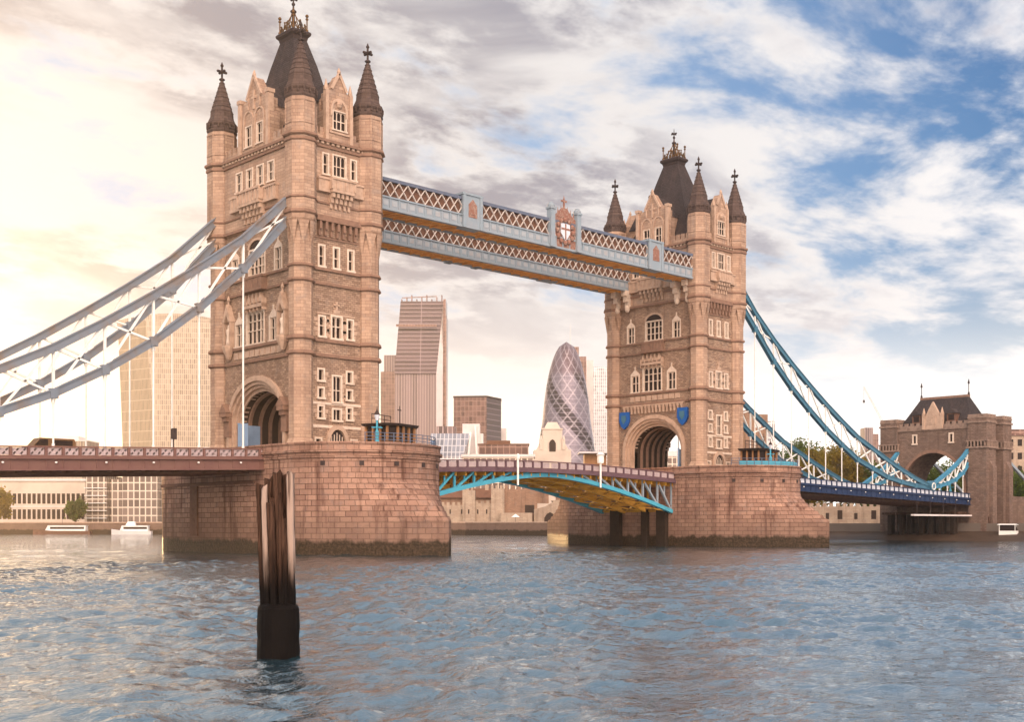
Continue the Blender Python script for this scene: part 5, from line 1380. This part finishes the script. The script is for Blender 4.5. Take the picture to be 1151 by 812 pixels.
c = MB(); c.box(-w/2+4, w/2-9, 3, 15, zt(500, 600), zt(495, 600)); c.box(-w/2-0.5, w/2+0.5, -0.4, 18.4, zt(500, 600), zt(499, 600)); c.build('roof', M['roofbrown'], T)
T, w = bld('low_block', 'long low white roofed terrace building just above the lifting span', 520, 600, 500)
c = MB(); c.box(-w/2, w/2, 0, 18, 0, zt(514, 500)); c.build('wall', M['officegrid'], T)
c = MB(); c.box(-w/2-0.6, w/2+0.6, -0.6, 18.6, zt(514, 500), zt(511, 500)); c.build('roof', M['whiteclad'], T)
# domed diamond tower
T, w = bld('bullet_tower', 'bullet shaped glass tower with spiralling dark diamond bands', 608, 668, 1145)
ZB = 176; prof = lambda t: 28.5*(1-0.0*t)*math.sqrt(max(0, 1-max(0, (t-0.28)/0.72)**2.25))*(0.87+0.13*math.sin(math.pi*min(1, t/0.56)))
def diamond():
    m = Mat('diamond_glass'); U = m.uv(); sp = m.n('ShaderNodeSeparateXYZ'); m.l(U, sp.inputs[0])
    a = m.math('ADD', sp.outputs[0], sp.outputs[1]); b = m.math('SUBTRACT', sp.outputs[0], sp.outputs[1])
    def tri(x, n): return m.math('ABSOLUTE', m.math('SUBTRACT', m.math('FRACT', m.math('MULTIPLY', x, n)), 0.5))
    la = m.ramp(tri(a, 12.0), 0.40, 0.46); lb_ = m.ramp(tri(b, 12.0), 0.40, 0.46)
    lines = m.math('MAXIMUM', la, lb_)
    dark = m.ramp(tri(a, 3.0), 0.33, 0.35)
    rows = m.ramp(tri(sp.outputs[1], 40), 0.38, 0.42, 0, 0.45)
    c = m.mix(m.noise(m.map(U, (40, 40, 1)), 1.0, 2, 0.8), (0.10, 0.085, 0.11), (0.26, 0.23, 0.28))
    c = m.mix(dark, c, (0.028, 0.022, 0.032))
    c = m.mix(rows, c, (0.32, 0.28, 0.32))
    c = m.mix(m.ramp(sp.outputs[1], 0.80, 0.83, 0, 0.7), c, (0.12, 0.08, 0.10))
    c = m.mix(m.math('MULTIPLY', lines, 0.38), c, (0.50, 0.45, 0.48))
    m.set(c, 0.15, 0.2); return m.m
M['diamond'] = diamond()
c = MB(); nseg, nr_ = 48, 36; vs = []; fs = []; uv = []
for k in range(nr_+1):
    t = k/nr_; r = max(prof(t), 0.05)
    for i in range(nseg+1): a = 2*math.pi*i/nseg; vs.append((r*math.cos(a), r*math.sin(a)+25, ZB*t))
for k in range(nr_):
    for i in range(nseg):
        fs.append((k*(nseg+1)+i, k*(nseg+1)+i+1, (k+1)*(nseg+1)+i+1, (k+1)*(nseg+1)+i))
        uv.append([(i/nseg, k/nr_), ((i+1)/nseg, k/nr_), ((i+1)/nseg, (k+1)/nr_), (i/nseg, (k+1)/nr_)])
c.add(vs, fs, uv); c.build('glass_shell', M['diamond'], T, smooth=True, fix=False)
T, w = bld('office_tower', 'pale gridded slab tower between the bullet tower and the farther bridge tower', 656, 690, 1350)
s = 1350/F_
c = MB(); c.box(-w/2+11*s, w/2, 4, 26, 0, zt(412, 1350)); c.build('gridded_slab', M['paleglass'], T)
c = MB(); c.box(-w/2, -w/2+11*s, 0, 26, 0, zt(405, 1350)); c.build('stair_core', M['whiteclad'], T)
T, w = bld('office_tower', 'small top of a brown tower peeping out behind the bullet tower', 640, 659, 1300)
c = MB(); c.box(-w/2, w/2, 0, 25, 0, zt(401, 1300)); c.box(-w/2, w/2-8, 0, 25, zt(401, 1300), zt(390, 1300)); c.build('tower_shaft', M['brownclad'], T)
c = MB(); c.tube((-w/2+1, 3, zt(391, 1300)), (-w/2+1, 3, zt(364, 1300)), 0.5, 6, 0.2); c.build('mast', M['whiteclad'], T)
# stone memorial tower
T, w = bld('stone_tower', 'pale stepped stone tower with an arched niche in front of the bullet tower', 600, 642, 560)
s = 560/F_
c = MB(); c.plan([(-w/2, 0), (w/2, 0), (w/2, 16), (-w/2, 16)], 0, zt(506, 560)); c.plan([(-w/2+1, 0.5), (w/2-1, 0.5), (w/2-1, 15), (-w/2+1, 15)], zt(506, 560), zt(496, 560), [(-w/2+3.5, 1), (w/2-3.5, 1), (w/2-3.5, 14), (-w/2+3.5, 14)])
c.plan([(-4.6, 1.2), (4.6, 1.2), (4.6, 12), (-4.6, 12)], zt(496, 560), zt(483, 560)); c.plan([(-4.9, 0.9), (4.9, 0.9), (4.9, 12.2), (-4.9, 12.2)], zt(483, 560), zt(481.5, 560))
c.plan([(-3.8, 2), (3.8, 2), (3.8, 11), (-3.8, 11)], zt(481.5, 560), zt(474, 560), [(-2.2, 4), (2.2, 4), (2.2, 9), (-2.2, 9)])
c.build('wall', M['palestone'], T)
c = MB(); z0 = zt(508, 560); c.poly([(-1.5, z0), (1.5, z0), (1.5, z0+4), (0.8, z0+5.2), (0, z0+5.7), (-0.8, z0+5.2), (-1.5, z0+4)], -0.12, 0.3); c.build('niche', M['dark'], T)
c = MB()
for u in (-5.2, 5.2): c.box(u-0.7, u+0.7, -0.3, 0.6, zt(506, 560), zt(495, 560)); c.lathe((u, 0.2), [(0.8, zt(495, 560)), (0.2, zt(490, 560))], 6)
c.build('pinnacles', M['palestone'], T)
T, w = bld('kiosk', 'small flat canopied kiosk left of the farther road arch', 651, 686, 330, None, 'kiosk')
c = MB(); c.box(-w/2+1.5, w/2-1, 1, 6, 0, zt(510, 330)); c.build('kiosk_wall', M['ochrewood'], T)
c = MB(); c.box(-w/2, w/2, -1.5, 8, zt(510, 330), zt(508.4, 330)); c.build('canopy', M['whiteclad'], T)
# castle on the bank between the piers
def battlement_box(mb, x0, x1, y0, y1, z0, z1, m=1.0, mh=1.0):
    mb.box(x0, x1, y0, y1, z0, z1-mh); n = max(2, round((x1-x0)/(2*m))); st = (x1-x0)/n
    for k in range(n): mb.box(x0+k*st+0.02, x0+k*st+st*0.55, y0+0.01, y0+0.6, z1-mh, z1)
CD = 452
T, w = bld('castle_wall', 'long pale castle curtain wall with slit windows and two square turrets on the bank', 484, 570, CD, None, 'castle')
s = CD/F_; X_ = lambda px: ac(px, CD)-ac(527, CD)
c = MB(); battlement_box(c, X_(484), X_(520), 0, 6, 0, zt(565, CD)); battlement_box(c, X_(534), X_(553), 0, 6, 0, zt(563, CD)); c.build('curtain_wall', M['castle'], T)
for a, b, p in ((520, 534, 548), (552, 567, 546)):
    c = MB(); battlement_box(c, X_(a), X_(b), -1.5, 7, 0, zt(p, CD), 0.9, 1.2); c.build('square_turret', M['castle'], T)
for px in (497, 506, 519, 527, 537, 547):
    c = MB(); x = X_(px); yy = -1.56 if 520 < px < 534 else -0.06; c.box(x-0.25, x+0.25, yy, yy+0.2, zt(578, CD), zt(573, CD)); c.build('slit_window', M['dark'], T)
T, w = bld('castle_range', 'brown roofed range of buildings inside the pale castle wall', 486, 556, CD+18, None, 'castle')
c = MB(); c.box(-w/2, w/2, 0, 9, 0, zt(560, CD+18)); c.build('wall', M['castlebrown'], T)
c = MB(); c.mx = Matrix.Rotation(math.pi/2, 4, 'Z'); c.poly([(-1, zt(560, CD+18)), (10, zt(560, CD+18)), (4.5, zt(549, CD+18))], -w/2, w/2); c.build('roof', M['roofbrown'], T)
for k in range(3):
    c = MB(); u = -w/2+5+k*8; c.box(u-0.7, u+0.7, 3.5, 5, zt(553, CD+18), zt(545, CD+18)); c.build('chimney', M['castle'], T)
T, w = bld('castle_keep', 'brown battlemented castle tower block with a square barred opening', 567, 604, CD, None, 'castle')
c = MB(); battlement_box(c, -w/2, w/2, 0, 12, 0, zt(546, CD), 1.2, 1.4); c.box(w/2-5, w/2-2, 0.5, 5, zt(546, CD), zt(538, CD)); c.build('wall', M['castlebrown'], T)
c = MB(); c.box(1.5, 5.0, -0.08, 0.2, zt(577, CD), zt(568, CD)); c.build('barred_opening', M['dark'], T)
c = MB(); c.box(-w/2-1.5, w/2-2, -6, -0.1, 0, zt(577, CD)); c.build('terrace', M['castle'], T)
T, w = bld('castle_gate', 'weathered stone water gate with a dark pointed arch behind the ochre leaf', 600, 640, CD, None, 'castle')
c = MB(); c.poly([(-w/2, 0), (-w/2, zt(573, CD)), (-w/2+4, zt(570, CD)), (-w/2+7, zt(565, CD)), (0, zt(563, CD)), (w/2, zt(562, CD)), (w/2, 0)], -2.5, 6); c.build('wall', M['castle'], T)
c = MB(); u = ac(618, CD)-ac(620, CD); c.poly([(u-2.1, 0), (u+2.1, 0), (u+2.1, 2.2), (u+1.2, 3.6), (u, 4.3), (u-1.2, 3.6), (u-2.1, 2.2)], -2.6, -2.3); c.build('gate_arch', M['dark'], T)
for px, p in ((606, 552), (612, 549), (630, 556)):
    c = MB(); u = ac(px, CD)-ac(620, CD); c.box(u-1.6, u+1.6, 1, 5, zt(566, CD), zt(p, CD)); c.build('upper_turret', M['castlebrown'], T)
T, w = bld('cafe_umbrella', 'white square parasol on the bank below the castle', 573, 586, CD-12, None, 'umbrella')
c = MB(); c.lathe((0, 0), [(2.2, 2.4), (0.05, 3.5)], 4); c.build('canopy', M['white'], T)
c = MB(); c.tube((0, 0, 0), (0, 0, 2.5), 0.08, 6); c.build('pole', M['iron'], T)
T, w = bld('castle_wall', 'long plain castle wall under the blue span between farther pier and gatehouse', 880, 1030, 372, None, 'castle')
c = MB(); battlement_box(c, -w/2, w/2, 0, 5, -3.4, zt(566, 372)); c.box(-w/2, w/2, -1.2, -0.01, -3.4, zt(592, 372)); c.build('curtain_wall', M['castle'], T)
for k, px in enumerate((930, 945, 962, 983, 998)):
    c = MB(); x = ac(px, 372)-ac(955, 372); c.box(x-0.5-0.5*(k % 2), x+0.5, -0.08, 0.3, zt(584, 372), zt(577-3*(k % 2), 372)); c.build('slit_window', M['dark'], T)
# left bank: long classical building, glass offices
def windowed(T, rows, mat_wall, w, d0, depth, h):
    c = MB().at((0, 0), (0, 1)); hs = []
    for z0, hh, ww, n in rows:
        for k in range(n): u = -w/2+(k+0.5)*w/n; hs.append((u-ww/2, u+ww/2, z0, z0+hh))
    c.sheet(-w/2, w/2, 0, h, hs, rev=0.4); c.box(-w/2, w/2, 0.5, depth, 0, h); c.build('wall', M[mat_wall], T, fix=False)
    base = None
    for z0, hh, ww, n in rows:
        for k in range(n):
            u = -w/2+(k+0.5)*w/n
            c = MB(); c.box(-ww/2, ww/2, 0.3, 0.48, 0, hh)
            if base is None or base[1] != (hh, ww):
                o = c.build('window', M['glass'], T); base = (o, (hh, ww))
            else: o = base[0].copy(); COL.objects.link(o); o.parent = T
            o.location = (u, 0, z0)
T, w = bld('custom_house', 'long cream classical building with rows of windows under the side span', -25, 96, 520)
h_ = zt(541, 520)
windowed(T, [(2.0, 4.2, 1.5, 22), (8.6, 4.4, 1.5, 22)], 'palestone', w, 0, 16, h_)
c = MB(); c.box(-w/2-0.5, w/2+0.5, -0.6, 16, h_, h_+0.9); c.box(-w/2, w/2, -0.2, 16, 7.2, 7.6); c.build('cornice', M['whiteclad'], T)
c = MB(); c.box(-w/2+3, w/2-3, 5, 15, h_+0.9, zt(533, 520)); c.build('attic', M['gridpale'], T)
T, w = bld('glass_office', 'stacked glass office building with white floor grid beside the nearer pier', 97, 176, 500)
for a, b, y, p in ((-w/2, -w/2+8.5, 0, 535), (-w/2+8.6, 0, 3, 539), (0.1, w/2, 1, 534)):
    c = MB(); c.box(a, b, y, 20, 0, zt(p, 500)); c.build('glazed_bay', M['officegrid'], T)
c = MB()
for k in range(5): c.box(-w/2-0.5, -w/2+8.6, -1.2, 0, 2.2+k*3.1, 2.45+k*3.1)
c.build('balconies', M['white'], T)
for px0, px1, d, p, lab, mt in ((-30, 40, 640, 520, 'hazy low office building far left beyond the classical building', 'gridpale'), (48, 98, 700, 495, 'hazy stepped block seen just above the van', 'gridpale'), (185, 292, 560, 520, 'office building hidden mostly behind the nearer pier and arch', 'officegrid'), (690, 800, 620, 512, 'brown brick office row seen through the farther road arch', 'officegrid')):
    T, w = bld('office_block', lab, px0, px1, d); hh = zt(p, d)
    c = MB(); c.box(-w/2, w/2, 0, 20, 0, hh); c.build('wall', M[mt], T)
    c = MB(); c.box(-w/2+w*0.2, w/2-w*0.25, 4, 16, hh, hh+2.5); c.box(-w/2-0.3, w/2+0.3, -0.3, 20.3, hh-0.6, hh+0.004); c.build('roof', M['whiteclad'], T)
# buildings right of the farther tower
D_ = 560
T, w = bld('office_block', 'brown block with one tall pale window beside the farther tower and its far chain', 838, 863, D_)
s = D_/F_; hh = zt(466, D_)
c = MB(); c.box(-w/2, w/2, 0, 14, 0, hh); c.box(-w/2, -w/2+8*s, 0.5, 14, hh, zt(461, D_)); c.build('wall', M['castlebrown'], T)
c = MB(); c.box(10.5*s-w/2, 17.5*s-w/2, -0.15, 0.2, zt(481, D_), zt(468, D_)); c.build('tall_window', M['whiteclad'], T)
T, w = bld('office_block', 'slim pale gridded block left of the autumn trees', 862, 872, 640)
c = MB(); c.box(-w/2, w/2, 0, 14, 0, zt(474, 640)); c.build('wall', M['paleglass'], T); c = MB(); c.box(-w/2-4, w/2, -0.2, 14, zt(500, 640), zt(496, 640)); c.box(-w/2+0.5, w/2-0.5, 2, 12, zt(474, 640), zt(472.5, 640)); c.build('roof', M['whiteclad'], T)
T, w = bld('tower_block', 'slim brown twin tower block beyond the autumn trees, left of the gatehouse', 972, 988, 1400)
s = 1400/F_
c = MB(); c.box(-w/2, w/2-6.5*s, 0, 18, 0, zt(481, 1400)); c.build('taller_shaft', M['glassstripe'], T)
c = MB(); c.box(w/2-6.3*s, w/2, 2, 18, 0, zt(488, 1400)); c.build('shorter_shaft', M['brownclad'], T)
T, w = bld('construction_crane', 'faint tower crane with a raised jib left of the gatehouse roof', 990, 998, 900, None, 'crane')
s = 900/F_
c = MB()
hz = zt(478, 900)
for dx in (-0.8, 0.8):
    for dy in (-0.8, 0.8): c.bar((dx, dy, 0), (dx, dy, hz), 0.3)
k = 0
while k < hz-3: c.bar((-0.8, -0.8, k), (0.8, -0.8, k+3), 0.2); c.bar((0.8, -0.8, k+3), (-0.8, -0.8, k+6), 0.2); k += 6
c.build('mast', M['whiteclad'], T)
c = MB(); jx, jz = -23*s, zt(435, 900)
for dx in (-0.7, 0.7): c.bar((dx, 0, hz), (jx+dx*0.6, 0, jz), 0.4)
for k in range(12):
    t0, t1 = k/12, (k+1)/12; c.bar((-0.7+jx*t0, 0, hz+(jz-hz)*t0), (0.7+jx*t1, 0, hz+(jz-hz)*t1), 0.2)
c.bar((0, 0, hz), (5, 0, hz+2), 1.0); c.build('jib', M['whiteclad'], T)
c = MB(); c.tube((jx, 0, jz), (jx, 0, zt(450, 900)), 0.12, 5); c.box(jx-0.6, jx+0.6, -0.6, 0.6, zt(453, 900), zt(450, 900)); c.build('hook', M['iron'], T)
T, w = bld('office_block', 'grey stone office building with square windows right of the gatehouse', 1122, 1200, 400)
windowed(T, [(z, 2.2, 1.5, 8) for z in (8, 12.4, 16.8, 21.2, 25.6)], 'castle', w, 0, 14, zt(490, 400))
c = MB(); c.box(-w/2-0.3, w/2+0.3, -0.4, 14, zt(490, 400), zt(488, 400)); c.box(-w/2+2, w/2-8, 3, 12, zt(488, 400), zt(482, 400)); c.build('roof', M['brownclad'], T)

# ================================================================== trees
def tree(name, label, px, d, ptop, width, mat, seed, group=None, base=G0):
    rng = np.random.default_rng(seed); x, y = spot(ac(px, d), d)
    T = thing(name, label, 'tree', (x, y, base), 0, group)
    Ht = 3.7+(590-ptop)*d/F_-base; rx = width/2
    c = MB(); c.lathe((0, 0), [(0.55, -0.3), (0.4, 1.2), (0.3, Ht*0.45), (0.12, Ht*0.8)], 7)
    lim = []
    for k in range(6):
        a = rng.uniform(0, 6.28); z = Ht*rng.uniform(0.3, 0.5); r = rx*rng.uniform(0.4, 0.75); c.tube((0, 0, z), (r*math.cos(a), r*math.sin(a), z+Ht*rng.uniform(0.15, 0.35)), 0.18, 5, 0.05)
    c.build('trunk', M['bark'], T)
    cz = Ht*0.58; rz = Ht*0.42; vs = []; nC = 34
    cent = []
    for k in range(nC):
        v = rng.normal(size=3); v /= np.linalg.norm(v); q = rng.uniform(0.35, 1.0)**0.6
        cent.append((v*np.array([rx, rx, rz])*q*0.82, rng.uniform(0.20, 0.34)*min(rx, rz)*1.1))
    nl_ = 210; sz = max(0.36, d/F_*1.6)
    pts = np.concatenate([cc+rng.normal(size=(nl_, 3))*r*0.62 for cc, r in cent]); pts[:, 2] += cz
    pts = pts[pts[:, 2] > Ht*0.12]; n = len(pts)
    a = rng.normal(size=(n, 3)); a /= np.linalg.norm(a, axis=1, keepdims=True); b = np.cross(a, rng.normal(size=(n, 3))); b /= np.linalg.norm(b, axis=1, keepdims=True)
    s_ = sz*rng.uniform(0.6, 1.3, (n, 1))
    co = np.stack([pts-a*s_, pts-b*s_*0.6, pts+a*s_, pts+b*s_*0.6], 1).reshape(-1, 3).astype(np.float32)
    me = bpy.data.meshes.new('crown'); me.vertices.add(n*4); me.vertices.foreach_set('co', co.ravel())
    me.loops.add(n*4); me.loops.foreach_set('vertex_index', np.arange(n*4, dtype=np.int32)); me.polygons.add(n)
    me.polygons.foreach_set('loop_start', np.arange(0, n*4, 4, dtype=np.int32)); me.polygons.foreach_set('loop_total', np.full(n, 4, np.int32)); me.update()
    me.materials.append(M[mat]); o = bpy.data.objects.new('crown', me); COL.objects.link(o); o.parent = T
    return T
g = 'autumn trees beyond the blue span'
tree('broadleaf_tree', 'dark green tree, first right of the farther tower, behind the white hangers', 882, 405, 497, 15, 'leafgreen', 1, g)
tree('broadleaf_tree', 'tall olive green tree at the top of the clump right of the farther tower', 903, 425, 491, 15, 'leafgreen', 2, g)
tree('broadleaf_tree', 'golden yellow tree lowest in the middle of the clump under the chain', 912, 390, 503, 13, 'leafgold', 3, g)
tree('broadleaf_tree', 'golden brown tree with broad top right of centre of the clump', 935, 410, 497, 17, 'leafgold', 4, g)
tree('broadleaf_tree', 'amber tree at the right of the clump where the chains cross', 958, 405, 505, 15, 'leafgold', 5, g)
tree('broadleaf_tree', 'dark green low tree between the clump and the gatehouse', 982, 400, 520, 13, 'leafgreen', 6, g)
tree('broadleaf_tree', 'green tree seen through the gatehouse arch, the left of two', 1040, 345, 516, 17, 'leafgreen', 7)
tree('broadleaf_tree', 'green tree seen through the gatehouse arch, the right of two', 1072, 340, 512, 17, 'leafgreen', 17)
tree('broadleaf_tree', 'dark tree in shade at the right edge below the anchor tie', 1146, 330, 528, 12, 'leafgreen', 8)
tree('broadleaf_tree', 'sunlit yellowish tree at the left edge on the far bank', -3, 478, 551, 12, 'leafgold', 9)
tree('broadleaf_tree', 'small round tree at the right end of the classical building', 85, 490, 562, 8, 'leafgreen', 10)
# ================================================================== boats and quay things
def hull(mb, L_, B, H0, H1):
    rings = []
    for k in range(11):
        t = k/10; x = -L_/2+L_*t; b = B/2*(1-max(0, (t-0.6)/0.4)**2.0)*(0.85+0.15*min(1, t/0.2)); hh = H0+(H1-H0)*max(0, (t-0.5)/0.5)**2
        b = max(b, 0.05)
        rings.append([(x, -b, hh), (x, -b*0.8, 0.0), (x, 0, -0.5), (x, b*0.8, 0.0), (x, b, hh)])
    mb.loft(rings)
def boat(px, d, label, L_, kind, rz=0):
    x, y = spot(ac(px, d), d)
    T = thing('river_boat', label, 'boat', (x, y, 0), VROT+rz, 'boats moored along the bank')
    c = MB(); hull(c, L_, L_*0.2, 1.3, 2.0); c.build('hull', M['whiteclad'] if kind else M['brownsteel'], T)
    c = MB(); B = L_*0.15
    c.plan([(-L_*0.42, -B/2), (L_*0.22, -B/2), (L_*0.3, 0), (L_*0.22, B/2), (-L_*0.42, B/2)], 1.3, 3.2, [(-L_*0.42, -B/2), (L_*0.19, -B/2), (L_*0.25, 0), (L_*0.19, B/2), (-L_*0.42, B/2)]); c.build('cabin', M['white'], T)
    c = MB(); c.box(-L_*0.40, L_*0.18, -B/2-0.05, B/2+0.05, 2.0, 2.8)
    c.build('cabin_windows', M['glass'], T)
    c = MB(); c.box(-L_*0.43, L_*0.22, -B/2-0.2, B/2+0.2, 3.2, 3.35)
    if kind: c.plan([(-L_*0.1, -B*0.35), (L_*0.14, -B*0.35), (L_*0.14, B*0.35), (-L_*0.1, B*0.35)], 3.35, 4.8, [(-L_*0.08, -B*0.3), (L_*0.08, -B*0.3), (L_*0.08, B*0.3), (-L_*0.08, B*0.3)])
    c.build('upper_deck', M['white'], T)
    c = MB(); c.tube((0, 0, 3.3), (0, 0, 6.5), 0.07, 5); c.build('mast', M['iron'], T)
    return T
boat(70, 455, 'long white river cruiser moored farther left on the far bank', 22, 0, R(180))
boat(148, 450, 'white motor yacht with a raised wheelhouse next to the nearer pier', 15, 1, R(180))
# small launch and the landing stage below the gatehouse
T = thing('landing_stage', 'dark floating landing stage below the gatehouse', 'landing stage', (182.5, -30, 0), R(-8))
c = MB(); c.box(-4, 4, -30, 22, -0.6, 1.5); c.build('pontoon', M['timber'], T)
c = MB()
for k in range(18): y = -29+k*2.9; c.tube((-3.8, y, 1.5), (-3.8, y, 2.7), 0.06, 5)
for z in (2.1, 2.7): c.tube((-3.8, -29, z), (-3.8, 20.3, z), 0.05, 5)
c.build('railing', M['iron'], T)
for y in (-26, -12, 2, 16):
    c = MB(); c.tube((-4.3, y, -2), (-4.3, y, 5.5), 0.3, 8); c.build('mooring_post', M['timber'], T)
T = thing('motor_launch', 'small white cabin launch standing high beside the landing stage at the right edge', 'boat', (176.2, -20.5, 0.0), R(-75))
c = MB(); hull(c, 9, 2.8, 1.3, 1.9); c.build('hull', M['brownsteel'], T)
c = MB(); c.plan([(-2.4, -1), (1.4, -1), (1.4, 1), (-2.4, 1)], 1.3, 2.3); c.build('cabin', M['white'], T)
c = MB(); c.plan([(-2.3, -0.95), (1.3, -0.95), (1.3, 0.95), (-2.3, 0.95)], 2.3, 3.6, [(-2.2, -0.9), (0.9, -0.9), (0.9, 0.9), (-2.2, 0.9)]); c.build('wheelhouse_glazing', M['glass'], T)
c = MB(); c.plan([(-2.8, -1.2), (1.5, -1.2), (1.5, 1.2), (-2.8, 1.2)], 3.62, 3.85, [(-2.4, -0.9), (1.0, -0.9), (1.0, 0.9), (-2.4, 0.9)])
for x in (-2.3, 1.0):
    for y in (-0.95, 0.95): c.box(x-0.07, x+0.07, y-0.07, y+0.07, 2.3, 3.62)
c.build('wheelhouse_roof', M['white'], T)
T = thing('gantry', 'pale horizontal service gantry slung under the blue span before the gatehouse', 'gantry', (166, -9.6, 5.6))
c = MB(); c.box(-14, 14, -0.35, 0.35, 0, 0.35); c.build('platform', M['whiteclad'], T)
for x in (-12, -6, 0, 6, 12):
    c = MB(); c.tube((x, 0, 0.3), (x, 0, 3.6), 0.08, 5); c.build('suspension_rod', M['iron'], T)
T = thing('quay_building', 'dark brown timber pier structure under the gatehouse end of the blue span', 'building', (176, 0, 0))
for k in range(7):
    c = MB(); o_ = random.uniform(-.6, .6); c.box(-1.5+o_, 0.2+o_, -8+k*2.6+o_, -7.0+k*2.6+o_, -1, 6.0); c.build('timber_pile', M['darktimber'], T)
c = MB(); c.box(-1.8, 3, -9, 10, 6.05, 6.6); c.build('cap_beam', M['timber'], T)
T = thing('river_trestle', 'dark steel trestle column standing under the middle of the blue span', 'trestle', (126, 6, 0))
c = MB(); c.box(-0.8, 0.8, -1.5, -0.3, -1, 9.5); c.box(-0.8, 0.8, 0.3, 1.5, -1, 9.5); c.build('column', M['iron'], T)
c = MB(); c.bar((0, -1.4, 9.5), (0, -4, 10.2), 0.5); c.bar((0, 1.4, 9.5), (0, 4, 10.2), 0.5); c.box(-0.6, 0.6, -0.3, 0.3, 4, 4.6); c.build('bracket', M['iron'], T)

# ================================================================== haze
HAZE = 0.00014
hb_ = MB(); hb_.box(-2600, 2600, -2600, 2600, -6, 236)
hm = bpy.data.materials.new('haze'); hm.use_nodes = True; ht = hm.node_tree; ht.nodes.clear()
hv = ht.nodes.new('ShaderNodeVolumePrincipled'); ho = ht.nodes.new('ShaderNodeOutputMaterial'); ht.links.new(hv.outputs[0], ho.inputs['Volume'])
hv.inputs['Color'].default_value = (1.0, 0.93, 0.86, 1); hv.inputs['Density'].default_value = HAZE; hv.inputs['Anisotropy'].default_value = 0.68
tag(hb_.build('haze', hm), 'thin warm evening haze over the river and city', 'haze', kind='stuff')
